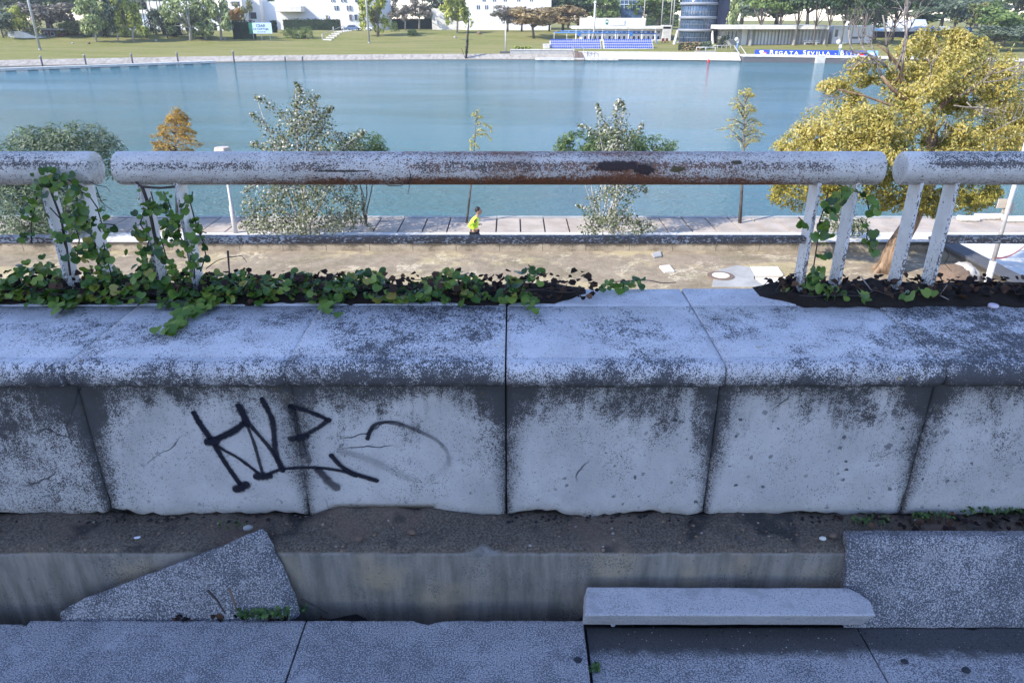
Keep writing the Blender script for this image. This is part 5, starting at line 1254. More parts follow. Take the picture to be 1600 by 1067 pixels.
# ---- buildings
def windows(t, rects, Y, glass='glass', frame='bluewhite', nm='window'):
    for (x0, x1, y0, y1) in rects:
        a, b = at(x0, y1, Y), at(x1, y0, Y)
        f = MB().box(a.x-.08, b.x+.08, Y-.04, Y+.06, a.z-.08, b.z+.08).build(nm, M[frame], t)
        MB().box(a.x, b.x, Y-.07, Y+.05, a.z, b.z).build('pane', M[glass], f)
def block(t, x0, x1, y0, y1, Y, dep, mat, nm='wall', zb=None):
    a, b = at(x0, y1, Y), at(x1, y0, Y); zb = a.z if zb is None else zb
    return MB().box(a.x, b.x, Y, Y+dep, zb, b.z).build(nm, M[mat], t, bevel=.05)
G = far_z(0, 225)-.5
Yb = 222
t = thing('white_building', at(290, 45, Yb), 'long low white building behind the trees on the left of the far bank', 'building')
block(t, 238, 300, 3, 60, Yb, 12, 'white', zb=G); block(t, 300, 352, 13, 60, Yb-1.5, 12, 'white', zb=G); block(t, 352, 376, -8, 60, Yb+1, 12, 'white', zb=G); block(t, 205, 238, 16, 22, Yb+2, 10, 'white', 'roof')
block(t, 205, 238, 22, 60, Yb+3, 8, 'bluewhite', zb=G)
windows(t, [(258+i*5, 261.5+i*5, 30, 38) for i in range(6)], Yb-.0); windows(t, [(362,374,3,10),(356,361,20,27)], Yb+1); windows(t, [(305+i*9, 311+i*9, 24, 32) for i in range(5)], Yb-1.5)
t = thing('white_building', at(392, 45, 228), 'pale building with a terrace behind the blue and white sign', 'building')
block(t, 372, 404, -6, 60, 228, 12, 'white', zb=G); block(t, 404, 436, 3, 60, 231, 10, 'bluewhite', zb=G); windows(t, [(378,390,20,30),(392,400,20,30),(378,386,4,9)], 228)
Yb = 226
t = thing('rounded_building', at(520, 45, Yb), 'rounded white building with paired dark windows behind the parked cars', 'building')
block(t, 430, 470, 10, 19, Yb-2, 12, 'offwhite', 'terrace'); block(t, 436, 520, -14, 60, Yb+2, 14, 'white', zb=G)
a, b = at(500, 33, Yb+8), at(612, 33, Yb+8); cx_, rr = (a.x+b.x)/2, (b.x-a.x)/2
m = MB(); n = 40; pr = [(rr, G), (rr, a.z), (rr, a.z+14), (rr*.0+.01, a.z+14)]
vs = [(cx_+q*math.cos(2*math.pi*i/n), Yb+8+q*.75*math.sin(2*math.pi*i/n), z) for i in range(n) for q, z in pr]
m.add(vs, [(i*4+j, ((i+1) % n)*4+j, ((i+1) % n)*4+j+1, i*4+j+1) for i in range(n) for j in range(3)], True); m.build('round_wall', M['white'], t)
for (x, y0, y1, w) in ((534,-4,4,2.4),(539,-4,4,2.4),(543,10,17,2.4),(547.5,10,17,2.4),(518,-4,4,2.2),(522,-4,4,2.2),(524,10,17,2.2),(528,10,17,2.2),(556,-4,4,2.6),(560,-4,4,2.6),(504,25,32,5),(512,25,32,5),(548,24,32,4),(556,24,32,4),(575,10,17,2.4),(580,10,17,2.4),(598,24,32,4),(606,22,32,3),(606,8,16,3)):
    # set each window on the curved wall
    p = at(x, (y0+y1)/2, Yb); ux = max(-.98, min(.98, (p.x-cx_)/rr)); ang = -math.acos(ux); Y_ = Yb+8+rr*.75*math.sin(ang)
    c = at(x, (y0+y1)/2, Y_); k = mpp(c); nx, ny = math.cos(ang)/1.0, math.sin(ang)/.75; l = math.hypot(nx, ny); yaw = math.atan2(ny/l, nx/l)+math.pi/2
    f = MB().obox((c.x, c.y, at(x, y1, Y_).z), 0, w*k*1.25, .5, (y1-y0)*k*1.04, yaw).build('window', M['bluewhite'], t); MB().obox((c.x, c.y, at(x, y1, Y_).z+.06), 0, w*k, .6, (y1-y0)*k*.96, yaw).build('pane', M['glass'], f)
Yb = 228
t = thing('white_building', at(790, 45, Yb), 'plain white block with small slit windows above the long dark hedge', 'building')
block(t, 728, 862, -14, 60, Yb, 14, 'white', zb=G); block(t, 676, 728, 14, 60, Yb+2, 10, 'offwhite', zb=G)
windows(t, [(x, x+1.7, y, y+6) for (x, y) in ((745,9),(748,9),(758,9),(761,9),(775,9),(778,9),(754,-3),(757,-3),(770,-3),(773,-3),(787,-3),(790,-3),(808,-3),(811,-3),(828,-3),(831,-3))], Yb)
t = thing('glass_building', at(990, 20, 240), 'blue glass office block glimpsed between trees left of the tower', 'building')
block(t, 968, 1006, -14, 60, 240, 12, 'tglass', zb=G)
for i in range(6): block(t, 969+i*6.5, 970+i*6.5, -14, 14, 239.9, .1, 'bluewhite', 'mullion')
for y in (0, 7): block(t, 968, 1006, y, y+1.2, 239.85, .1, 'bluewhite', 'floor_band')
# dark red shed and ramp at far left
p = far(80, 57); t = thing('red_shed', p, 'low dark red shed with a flat roof under the grey brown tree', 'shed'); Yb = p.y
block(t, 66, 96, 48, 58, Yb, 6, 'redbrown'); block(t, 64, 98, 45.5, 48, Yb-.5, 7, 'grey', 'roof'); windows(t, [(70,74,51,56),(80,84,51,56)], Yb)
p = far(35, 60); t = thing('concrete_ramp', p, 'beige concrete ramp and steps left of the red shed', 'ramp'); k = mpp(p)
A_ = [at(x, y, p.y) for x, y in ((12,60),(12,50),(30,49),(62,60))]; MB().prism(A_, [q+Vector((0, 4, 0)) for q in A_]).build('ramp', M['offwhite'], t)

# club pavilion
p = far(980, 66); Yb = p.y+3; gz = p.z-.6
t = thing('club_pavilion', p, 'white flat roofed rowing club pavilion with a row of columns behind the blue seats', 'building')
block(t, 910, 1009, 29, 41.5, Yb+3, 8, 'white', 'upper_wall'); block(t, 895, 1049, 42, 46, Yb-.5, 12, 'offwhite', 'roof_slab'); block(t, 908, 1046, 46, 66, Yb+1.6, 6, 'white', 'rear_wall', zb=gz)
block(t, 895, 1048, 62.5, 68, Yb-.6, 4, 'pale', 'base', zb=gz)
for i in range(8): x = 899+i*20.6; block(t, x, x+2.2, 46, 63, Yb-.3, .5, 'white', 'column')
windows(t, [(912+i*7.6, 917+i*7.6, 49, 53) for i in range(17)], Yb+1.6, frame='white'); windows(t, [(912.6+i*7.6, 916+i*7.6, 57, 62) for i in range(17)], Yb+1.6, frame='white')
block(t, 946, 951, 31, 39, Yb+2.9, .2, 'green', 'green_plaque'); block(t, 947.3, 949.7, 33, 36, Yb+2.8, .1, 'white', 'plaque_mark'); block(t, 951, 976, 31, 39, Yb+2.7, .3, 'white', 'sign_panel'); block(t, 1034, 1050, 40, 70, Yb-.5, 3, 'pale', 'end_wall', zb=gz)
a = far(1001, 66); t = thing('bank_tree_pole', a, '', 'pole'); bpy.data.objects.remove(t)

# grandstand: two blocks of blue seats, canopy frame
def seat_mesh():
    m = MB().box(-.15, .15, -.2, .2, .0, .05).box(-.15, .15, .16, .22, .05, .34); o = m.build('seat', M['blueseat']); me = o.data; bpy.data.objects.remove(o); return me
SM = seat_mesh()
for (x0, x1, lab) in ((861, 939, 'left block of bright blue seats on the stepped grandstand'), (945, 1021, 'right block of bright blue seats on the stepped grandstand')):
    a, b = far(x0, 77), far(x1, 77); k = mpp(a); t = thing('seat_stand', (a+b)/2, lab, 'grandstand', 'grandstand seat blocks'); o = world_loc(t)
    rows, ncol = 4, 24; zb = min(a.z, b.z)
    for r in range(rows):
        f = MB().box(a.x-.2, b.x+.2, a.y+r*.75, a.y+r*.75+.75, zb-.4, zb+.10+r*.46); f.build('step', M['pale'], t)
        for c in range(ncol):
            s = bpy.data.objects.new('seat', SM); col.objects.link(s); s.parent = t
            s.location = Vector((a.x+(b.x-a.x)*(c+.5)/ncol, a.y+r*.75+.35, zb+.105+r*.46)) - o; s.scale = (1.0, 1, 1.0)
    if x0 < 900:
        m = MB(); m.box(a.x-1.6, a.x-.3, a.y, a.y+3, zb-.4, zb+.9); m.build('stair', M['pale'], t)
p = far(945, 70); k = mpp(p); t = thing('canopy_frame', p, 'blue steel canopy frame standing over the grandstand seats', 'canopy')
a, b = at(866, 51.5, p.y+2.2), at(1025, 53, p.y+2.2); m = MB().tube([a, b], .13, 6); m.build('beam', M['blueframe'], t)
a2, b2 = a+Vector((1.5, 1.8, .3)), b+Vector((-.5, 1.8, .3)); MB().tube([a2, b2], .10, 6).build('beam', M['blueframe'], t)
for i in range(9):
    q = a.lerp(b, i/8); MB().tube([(q.x, q.y, p.z-.3), q], .07, 6).build('post', M['postwhite'], t); MB().tube([q, q+Vector((.8, 1.9, .3))], .06, 5).build('rafter', M['postwhite'], t)
for x in (905, 986):
    c = at(x, 53, p.y+2.0); MB().box(c.x-.35, c.x+.35, c.y-.1, c.y+.1, c.z-.5, c.z+.3).build('blue_box', M['blueframe'], t)
MB().tube([at(1025, 53, p.y+2.2), at(1026, 78, p.y-.5)], .10, 6).build('post', M['blueframe'], t)

# round glass tower
p = far(1090, 69); k = mpp(p)
t = thing('glass_tower', p, 'round blue glass control tower with grey floor rings and a dark side shaft', 'tower')
a, b = at(1060, 60, p.y+4), at(1115, 60, p.y+4); cx_, rr = (a.x+b.x)/2, (b.x-a.x)/2; cy_ = p.y+4
zlev = [at(1090, y, p.y).z for y in (69, 48, 28, 6, -15, -34)]
MB().tube([(cx_, cy_, zlev[0]-.5), (cx_, cy_, zlev[-1])], rr*.97, 40, smooth=True).build('glass_wall', M['tglass'], t)
for z in zlev: MB().tube([(cx_, cy_, z-.28), (cx_, cy_, z+.28)], rr*1.06, 40).build('floor_ring', M['ring'], t)
for i in range(20):
    an = math.pi + math.pi*(i+.5)/20
    MB().obox((cx_+rr*.985*math.cos(an), cy_+rr*.985*math.sin(an), zlev[0]), 0, .10, .07, zlev[-1]-zlev[0], an).build('mullion', M['mullion'], t)
for zz in zlev[:-1]: MB().tube([(cx_, cy_, zz+1.2), (cx_, cy_, zz+1.27)], rr*.985, 40).build('transom', M['ring'], t)
a, b = at(1112, 60, cy_+1), at(1129, 60, cy_+1); MB().box(a.x, b.x, cy_-2.0, cy_+5, zlev[0]-.6, zlev[-1]+.5).build('side_shaft', M['navy'], t)
for (xa, ya, xb, yb) in ((1059, 48, 1051, 79), (1113, 48, 1114, 78)):
    q0, q1 = at(xa, ya, p.y+1), at(xb, yb, p.y-1); MB().tube([q0, q1], [.25, .4], 8).build('slanted_leg', M['pale'], t)

# right hand building with glazed doors
p = far(1250, 71); Yb = p.y+1; gz = p.z-.8
t = thing('boathouse', p, 'low boathouse with glazed doors and a deep flat roof behind the pines', 'building')
block(t, 1130, 1296, 47, 75, Yb+1.5, 8, 'grey', 'rear_wall', zb=gz); block(t, 1126, 1298, 40, 46.5, Yb-2.0, 12, 'offwhite', 'roof_slab'); block(t, 1158, 1169, 46.5, 68, Yb+1.2, .5, 'white', 'white_wall_panel', zb=gz)
for x in (1170, 1238, 1286): block(t, x, x+7, 46, 75, Yb-.6, 1.2, 'grey', 'pier', zb=gz)
for i in range(20):
    x = 1179+i*5.3
    if 1236 < x < 1246: continue
    a, b = at(x, 70, Yb+1.45), at(x+4.6, 48, Yb+1.45); f = MB().box(a.x-.06, b.x+.06, Yb+1.35, Yb+1.49, gz+.3, b.z+.06).build('glazed_door', M['white'], t); MB().box(a.x+.08, b.x-.08, Yb+1.30, Yb+1.44, gz+.6, b.z-.5).build('pane', M['bluewhite'], f)
    MB().box(a.x+.08, b.x-.08, Yb+1.29, Yb+1.43, b.z-.4, b.z-.03).build('pane', M['glass'], f)
windows(t, [(1136+i*6, 1140+i*6, 49, 62) for i in range(3)], Yb+1.5)
t = thing('white_annex', far(1330, 70), 'low sunlit white wall with openings behind the pine trunks', 'building'); Yb = far(1330, 70).y+2
block(t, 1298, 1368, 41, 75, Yb, 5, 'white', zb=gz); windows(t, [(1330,1346,58,61),(1304,1310,47,58)], Yb)
t = thing('blue_roofed_hall', far(1410, 62), 'low grey hall with pale blue roofs right of the pines', 'building'); Yb = far(1410, 62).y+4
block(t, 1362, 1482, 50, 80, Yb, 10, 'navy', zb=gz) ; block(t, 1360, 1432, 44, 50, Yb-1.5, 12, 'white', 'roof_edge'); block(t, 1432, 1486, 42, 49, Yb-1.2, 10, 'bluewhite', 'roof_edge'); block(t, 1366, 1382, 45, 49, Yb-1.8, 1, 'lblue', 'blue_awning')
a = [at(x, y, Yb+6) for x, y in ((1420,41),(1425,33),(1446,31),(1450,41))]; MB().prism(a, [q+Vector((0, 6, 0)) for q in a]).build('raised_roof', M['bluewhite'], t); block(t, 1340, 1420, 34, 42, Yb+8, 8, 'white', 'rear_roof')
for x, y, lab in ((1455, 47, 'blue bowl shaped lamp hood on a pale drum by the grey hall'), (1514, 48, 'blue round shade under a curved white arm at right')):
    q = at(x, y, Yb-4); gz2 = far_z(q.x, q.y); t = thing('park_light', (q.x, q.y, gz2), lab, 'lamp', 'blue shaded park lights'); r = 5*mpp(q)
    MB().tube([(q.x, q.y, gz2), (q.x, q.y, q.z-.2)], .14, 8).build('post', M['postwhite'], t); MB().tube([(q.x, q.y, q.z-.6), (q.x, q.y, q.z), (q.x, q.y, q.z+.5), (q.x, q.y, q.z+.7)], [r*.9, r, r*.7, r*.1], 14).build('shade', M['blueframe'], t)
    if x < 1500: MB().tube([(q.x+1, q.y, q.z-1.3), (q.x+1, q.y, q.z-.5)], [1.0, 1.25], 14).build('drum', M['pale'], t)
    else: MB().tube([(q.x-1.0, q.y, gz2), (q.x-.9, q.y, q.z+.8), (q.x-.3, q.y, q.z+1.5), (q.x+.2, q.y, q.z+.7)], .12, 7).build('arm', M['postwhite'], t)

# ---- lettering helper
def text(body, size, p, mat, parent, yaw=0., tilt=90., name='lettering', font_sx=1.0):
    cu = bpy.data.curves.new('txt', 'FONT'); cu.body = body; cu.size = size; cu.extrude = .01; cu.align_x = 'LEFT'
    o = bpy.data.objects.new('txt', cu); col.objects.link(o); bpy.context.view_layer.update()
    me = bpy.data.meshes.new_from_object(o.evaluated_get(bpy.context.evaluated_depsgraph_get())); bpy.data.objects.remove(o)
    w = max(v.co.x for v in me.vertices)-min(v.co.x for v in me.vertices)
    me.materials.clear(); me.materials.append(mat); q = bpy.data.objects.new(name, me); col.objects.link(q)
    q.parent = parent; q.location = Vector(p)-world_loc(parent); q.rotation_euler = (R(tilt), 0, yaw); q.scale.x = font_sx
    return q, w*font_sx
# sign board
p = far(408, 65); t = thing('sign_board', p, 'pale blue sign reading CEAR LA CARTUJA with a green left edge, on three legs', 'sign'); Yb = p.y
a, b = at(393.5, 53, Yb), at(423.5, 36, Yb); MB().box(a.x, b.x, Yb, Yb+.12, a.z, b.z).build('panel', M['signface'], t); c, d = at(390, 53.5, Yb), at(393.5, 36, Yb); MB().box(c.x, d.x-.003, Yb-.01, Yb+.14, a.z-.05, b.z).build('green_edge', M['green'], t)
for x in (395, 408, 421): q = at(x, 53, Yb); MB().tube([(q.x, Yb+.2, far_z(q.x, Yb)-.2), (q.x, Yb+.2, b.z-.2)], .07, 6).build('leg', M['steel'], t)
W_ = b.x-a.x; H_ = b.z-a.z
for body, sz, zz, wd in (('CEAR', .82, .60, .45), ('LA CARTUJA', .50, .35, .74)):
    q, w = text(body, sz, (0, 0, 0), M['black'], t); s = wd*W_/w; q.scale.x = s; q.location = Vector((a.x+W_*(.47-wd/2), Yb-.02, a.z+H_*zz))-p
    q.modifiers.new('w', 'SOLIDIFY').thickness = .03
for i, (u0, u1) in enumerate(((.28,.36),(.39,.45),(.48,.55),(.58,.68))): MB().box(a.x+W_*u0, a.x+W_*u1, Yb-.02, Yb-.004, a.z+H_*.12, a.z+H_*.18).build('small_print', M['black'], t)
# regatta banner
a, b = far(1179, 87), far(1372, 89)
t = thing('banner', (a+b)/2, 'long blue banner reading REGATA SEVILLA - BETIS lying on the grass above the quay', 'banner')
d = b-a; d.z = 0; ln = d.length; u = d.normalized(); yaw = math.atan2(u.y, u.x); tl = R(52); up = Vector((-u.y*math.cos(tl), u.x*math.cos(tl), math.sin(tl))); nrm = u.cross(up)*-1
k = mpp(a); Hb = 9.4*k/math.sin(tl)*.93; zb = max(a.z, b.z)-.05
o0 = Vector((a.x, a.y, a.z-.1)); slope = (b.z-a.z)
def bp(f, g, e=0): return o0 + u*(ln*f) + Vector((0, 0, slope*f)) + up*(Hb*g) - nrm*(-e)
n_out = u.cross(up)        # towards the water and up
def quad(f0, f1, g0, g1, e): return [o0+u*(ln*f)+Vector((0,0,slope*f))+up*(Hb*g)+n_out*e for f, g in ((f0,g0),(f1,g0),(f1,g1),(f0,g1))]
MB().prism(quad(0,.91,0,1,0), quad(0,.91,0,1,-.05)).build('cloth', M['bluecloth'], t); MB().prism(quad(.912,1,0.02,.98,.01), quad(.912,1,.02,.98,-.05)).build('end_cloth', M['lblue'], t)
rot = Matrix((u, up, n_out)).transposed().to_euler()
f = .122
for word in ('REGATA', 'SEVILLA', '-', 'BETIS'):
    for i, ch in enumerate(word):
        sz = Hb*(.98 if i == 0 and len(word) > 1 else .76)
        q, w = text(ch, sz, (0, 0, 0), M['lettering'], t); w = max(w, .2)
        q.rotation_euler = rot; q.location = (o0+u*(ln*f)+Vector((0,0,slope*f))+up*(Hb*.24)+n_out*.03) - world_loc(t); q.modifiers.new('w', 'SOLIDIFY').thickness = .04
        f += (w*1.22+.16)/ln
    f += .022
def emblem(f0, f1, cols):
    k = len(cols)
    for i, (g0, g1, x0, x1, c) in enumerate(cols): MB().prism(quad(f0+(f1-f0)*x0, f0+(f1-f0)*x1, g0, g1, .02+.004*i), quad(f0+(f1-f0)*x0, f0+(f1-f0)*x1, g0, g1, .006)).build('emblem', M[c], t)
emblem(.035, .10, [(.55,.82,.05,.6,'lettering'),(.40,.62,.5,1,'red'),(.2,.45,.2,.9,'lettering')]); emblem(.845, .895, [(.5,.78,.0,1,'redbrown'),(.25,.48,.1,.9,'red')]); emblem(.93, .985, [(.3,.7,.1,.9,'signface')])
for i, (u0, u1) in enumerate(((.345,.358),(.362,.378),(.382,.40),(.404,.425))): MB().prism(quad(u0, u1, .06, .17, .02), quad(u0, u1, .06, .17, .004)).build('small_print', M['lettering'], t)

# ---- masts, posts, poles
def mast(x0, y0, x1, y1, r, label, mat='steel', name='floodlight_mast', cat='mast', head=True):
    p = far(x1, y1); tp = at(x0, y0, p.y); t = thing(name, p, label, cat)
    hh = 18 if y0 <= 0 else tp.z-p.z
    MB().tube([p-Vector((0,0,.2)), p+Vector((0, 0, hh))], [r, r*.75], 10).build('shaft', M[mat], t)
    if head: MB().box(p.x-1.0, p.x+1.0, p.y-.25, p.y+.25, p.z+hh, p.z+hh+.7).build('lamp_head', M['steel'], t); MB().tube([p-Vector((0,0,.1)), p+Vector((0,0,.25))], r*1.3, 10).build('foot', M['grey'], t)
mast(47, 0, 63, 79, .22, 'tall grey floodlight mast on the left of the far lawn'); mast(571, 0, 577, 68, .24, 'tall grey floodlight mast in the middle of the far lawn')
p = far(790, 84); t = thing('white_post', p, 'tall thin white post on a concrete block at the bank', 'post'); q = at(790, 33, p.y); MB().tube([p, (p.x, p.y, q.z)], .13, 8).build('shaft', M['postwhite'], t); MB().box(p.x-1.1, p.x+1.1, p.y-.5, p.y+.5, p.z-.6, p.z+.35).build('block', M['dark_grey'], t)
p = Vector((0, 0, 0)); q = at(930, 6, 178); t = thing('lamp_column', (q.x, 178, far_z(q.x, 178)), 'white column with a small lamp behind the club pavilion', 'lamp'); MB().tube([(q.x, 178, far_z(q.x, 178)), (q.x, 178, q.z)], .22, 8).build('shaft', M['postwhite'], t); MB().sphere((q.x, 178, q.z+.2), .35, 10, 7).build('lamp', M['white'], t)
def bollard(x, yt, yb, label, dy=0):
    p = far(x, 94) ; Yq = bank_y(at(x, 96, 150).x)-.6+dy; q0, q1 = at(x, yb, Yq), at(x, yt, Yq)
    t = thing('mooring_post', (q0.x, Yq, -6.8), label, 'post', 'mooring posts along the far bank'); MB().tube([(q0.x, Yq, -6.8), (q0.x, Yq, q1.z-.25)], .14, 8).build('shaft', M['dark_grey'], t); MB().tube([(q0.x, Yq, q1.z-.25), (q0.x, Yq, q1.z), (q0.x, Yq, q1.z+.06)], [.17, .17, .08], 8).build('cap', M['grey'], t)
for x, yt, yb, lab in ((66,88,101,'leftmost mooring post of the long floating pontoon'),(134,86,99,'second mooring post from the left on the long pontoon'),(207,84,97,'third mooring post from the left on the long pontoon'),(278,82,95,'fourth mooring post, near the right end of the long pontoon'),(366,80,97,'mooring post standing alone right of the long pontoon'),(446,88,98,'left one of two short posts in the water below the bushes'),(473,88,97,'right one of two short posts in the water below the bushes')): bollard(x, yt, yb, lab)
def pontoon(x0, x1, y, label, h=.35, dark=True):
    A_ = at(x0, y, bank_y(at(x0, y, 150).x)-1.2); B_ = at(x1, y, bank_y(at(x1, y, 150).x)-1.2); t = thing('pontoon', ((A_.x+B_.x)/2, (A_.y+B_.y)/2, Z_WATER), label, 'pontoon', 'floating pontoons'); n = max(3, int((B_.x-A_.x)/2.2))
    for i in range(n):
        a, b = A_.lerp(B_, i/n), A_.lerp(B_, (i+1)/n); yaw = math.atan2(b.y-a.y, b.x-a.x); c = (a+b)/2; ln = (b-a).length
        MB().obox((c.x, c.y, Z_WATER+.10), 0, ln-.04, 1.5, h, yaw).build('deck', M['pale'], t); MB().obox((c.x, c.y, Z_WATER-.3), 0, ln*.45, 1.2, .475, yaw).build('float', M['black'], t)
pontoon(-40, 335, 101, 'long low floating pontoon below the left bank'); pontoon(836, 966, 96, 'short floating pontoon below the grandstand')
# gangway and railings at the club landing
p = far(903, 88); t = thing('gangway', p, 'grey gangway with railings going down to the short pontoon', 'gangway'); q0, q1 = at(902, 80, p.y+1), at(905, 94, p.y-4)
MB().prism([q0+Vector((-.9,0,0)), q0+Vector((.9,0,0)), q1+Vector((.9,0,0)), q1+Vector((-.9,0,0))], [v+Vector((0,0,-.15)) for v in (q0+Vector((-.9,0,0)), q0+Vector((.9,0,0)), q1+Vector((.9,0,0)), q1+Vector((-.9,0,0)))]).build('ramp', M['stonebrown'], t)
for s in (-.95, .95): MB().tube([q0+Vector((s,0,0)), q0+Vector((s,0,1)), q1+Vector((s,0,1)), q1+Vector((s,0,0))], .05, 5).build('railing', M['steel'], t)
for i in range(4):
    p = far(917+i*5.5, 91); t = thing('ladder_rail', p, 'dark curved handrail on the bank right of the gangway', 'handrail', 'curved handrails on the bank'); MB().tube([p+Vector((0,-.6,-.2)), p+Vector((.1,-.3,.75)), p+Vector((-.5,.5,.9)), p+Vector((-.9,1.2,.3))], .05, 5).build('tube', M['black'], t)
# raised bank wall left of the gangway, quay wall at right, water buoy
def bank_box(x0, x1, s0, s1, z0, z1, name, mat, par):
    X0_, X1_ = at(x0, 92, 148).x, at(x1, 92, 148).x; n = 14; m = MB(); 
    for i in range(n):
        Xa, Xb = X0_+(X1_-X0_)*i/n, X0_+(X1_-X0_)*(i+1)/n
        m.prism([(Xa, bank_y(Xa)+s0, z0), (Xb, bank_y(Xb)+s0, z0), (Xb, bank_y(Xb)+s0, z1), (Xa, bank_y(Xa)+s0, z1)], [(Xa, bank_y(Xa)+s1, z0), (Xb, bank_y(Xb)+s1, z0), (Xb, bank_y(Xb)+s1, z1), (Xa, bank_y(Xa)+s1, z1)])
    return m.build(name, M[mat], par)
t = thing('quay_wall', (60, bank_y(60), -6.4), 'dark quay wall with a pale coping at the right of the far bank', 'wall'); bank_box(1152, 1800, -.6, 3.0, -7.2, -5.50, 'wall_face', 'dark_grey', t); bank_box(1152, 1800, -.75, 3.2, -5.50, -5.20, 'wall_coping', 'pale', t)
p = far(1276, 95); MB().box(p.x-.8, p.x+.8, bank_y(p.x)-1.0, bank_y(p.x)+1, -6.5, -5.15).build('stair_pier', M['pale'], t)
t = thing('bank_wall', (5, bank_y(5)+3, -5.4), 'dark low wall on the raised bank left of the gangway', 'wall'); bank_box(797, 898, 2.3, 3.2, -6.2, -4.75, 'wall_face', 'grey', t); bank_box(797, 900, 2.2, 3.4, -4.75, -4.60, 'wall_coping', 'pale', t)
t = thing('embankment_wall', (25, bank_y(25)+2, -5.4), 'pale sloping embankment wall below the grandstand and tower', 'wall'); X0_, X1_ = at(906, 92, 148).x, at(1150, 92, 148).x
m = MB()
for i in range(14):
    Xa, Xb = X0_+(X1_-X0_)*i/14, X0_+(X1_-X0_)*(i+1)/14
    m.prism([(Xa, bank_y(Xa)-.15, -6.2), (Xb, bank_y(Xb)-.15, -6.2), (Xb, bank_y(Xb)+2.3, -4.95), (Xa, bank_y(Xa)+2.3, -4.95)], [(Xa, bank_y(Xa)+.6, -6.6), (Xb, bank_y(Xb)+.6, -6.6), (Xb, bank_y(Xb)+2.9, -5.2), (Xa, bank_y(Xa)+2.9, -5.2)])
m.build('slope', M['pale'], t)
c = atz(1107, 98, Z_WATER); t = thing('buoy', c, 'small red buoy floating below the glass tower', 'buoy'); MB().tube([(c.x, c.y, Z_WATER-.2), (c.x, c.y, Z_WATER+.3), (c.x, c.y, Z_WATER+.55)], [.24, .24, .08], 12).build('float', M['red'], t); MB().tube([(c.x, c.y, Z_WATER+.5), (c.x, c.y, Z_WATER+.9)], .08, 8).build('peg', M['white'], t)
# lamps by the quay
for x, yb, yt, lab in ((1151, 81, 62, 'blue and white globe lamp between the tower bush and the banner'), (1310, 91, 66, 'globe lamp standing in front of the banner')):
    p = far(x, yb); q = at(x, yt, p.y); t = thing('globe_lamp', p, lab, 'lamp', 'globe lamps by the quay'); MB().tube([p, (p.x, p.y, q.z-.3)], .12, 8).build('post', M['lblue'], t); MB().sphere(q, .38, 10, 8).build('globe', M['white'], t); MB().box(p.x-.2, p.x+.2, p.y-.15, p.y+.15, p.z+1.6, p.z+2.2).build('box', M['white'], t)
# white benches, rails
p = far(1102, 85); t = thing('stone_bench', p, 'pale low viewing platform with a rail below the tower hedge', 'platform'); MB().box(p.x-1.9, p.x+1.9, p.y-.5, p.y+1, p.z-.2, p.z+.5).build('base', M['grey'], t)
for s in (-1.8, 0, 1.8): MB().tube([(p.x+s, p.y, p.z+.5), (p.x+s, p.y, p.z+1.2)], .06, 5).build('post', M['white'], t)
MB().tube([(p.x-1.8, p.y, p.z+1.2), (p.x+1.8, p.y, p.z+1.2)], .06, 5).build('rail', M['white'], t)
p = far(1134, 80); t = thing('iron_railing', p, 'thin grey railing in front of the round dark bush at the tower', 'railing')
for s in range(7): MB().tube([(p.x-2.6+s*.87, p.y, p.z), (p.x-2.6+s*.87, p.y, p.z+1.0)], .05, 5).build('post', M['steel'], t)
MB().tube([(p.x-2.6, p.y, p.z+1.0), (p.x+2.6, p.y, p.z+1.0)], .05, 5).build('rail', M['steel'], t)
p = far(1155, 88); t = thing('quay_stairs', p, 'dark iron stair with rails going down to the quay beside the globe lamp', 'stairs'); q0, q1 = at(1147, 72, p.y+3), at(1160, 91, p.y-1)
for s in (0, 1.2): MB().tube([q0+Vector((s,0,0)), q1+Vector((s,0,0))], .08, 5).build('handrail', M['postwhite'], t)
for i in range(7): q = q0.lerp(q1, i/6); MB().box(q.x, q.x+1.2, q.y-.2, q.y+.2, q.z-1.0, q.z-.85).build('step', M['dark_grey'], t)
p = far(1265, 70); t = thing('picnic_table', p, 'white picnic table with benches in front of the glazed doors', 'table'); MB().box(p.x-1.6, p.x+1.6, p.y-.5, p.y+.5, p.z+.72, p.z+.82).build('top', M['white'], t)
for s in (-1, 1): MB().box(p.x-1.6, p.x+1.6, p.y+s*.9-.18, p.y+s*.9+.18, p.z+.42, p.z+.50).build('bench', M['white'], t); MB().box(p.x+s*1.2-.06, p.x+s*1.2+.06, p.y-.9, p.y+.9, p.z, p.z+.42).build('leg', M['white'], t)
for i in range(2):
    p = far(990+i*48, 68) if False else far(1036+i*6, 68); t = thing('cafe_chair', p, ('brown cafe chair left of the tower', 'brown cafe chair nearest the tower leg')[i], 'chair', 'cafe chairs'); MB().box(p.x-.3, p.x+.3, p.y-.3, p.y+.3, p.z+.42, p.z+.5).build('seat', M['redbrown'], t); MB().box(p.x-.3, p.x+.3, p.y+.24, p.y+.3, p.z+.5, p.z+1.0).build('backrest', M['redbrown'], t)
    for a in (-1, 1):
        for b in (-1, 1): MB().tube([(p.x+a*.25, p.y+b*.25, p.z), (p.x+a*.25, p.y+b*.25, p.z+.42)], .04, 5).build('leg', M['redbrown'], t)
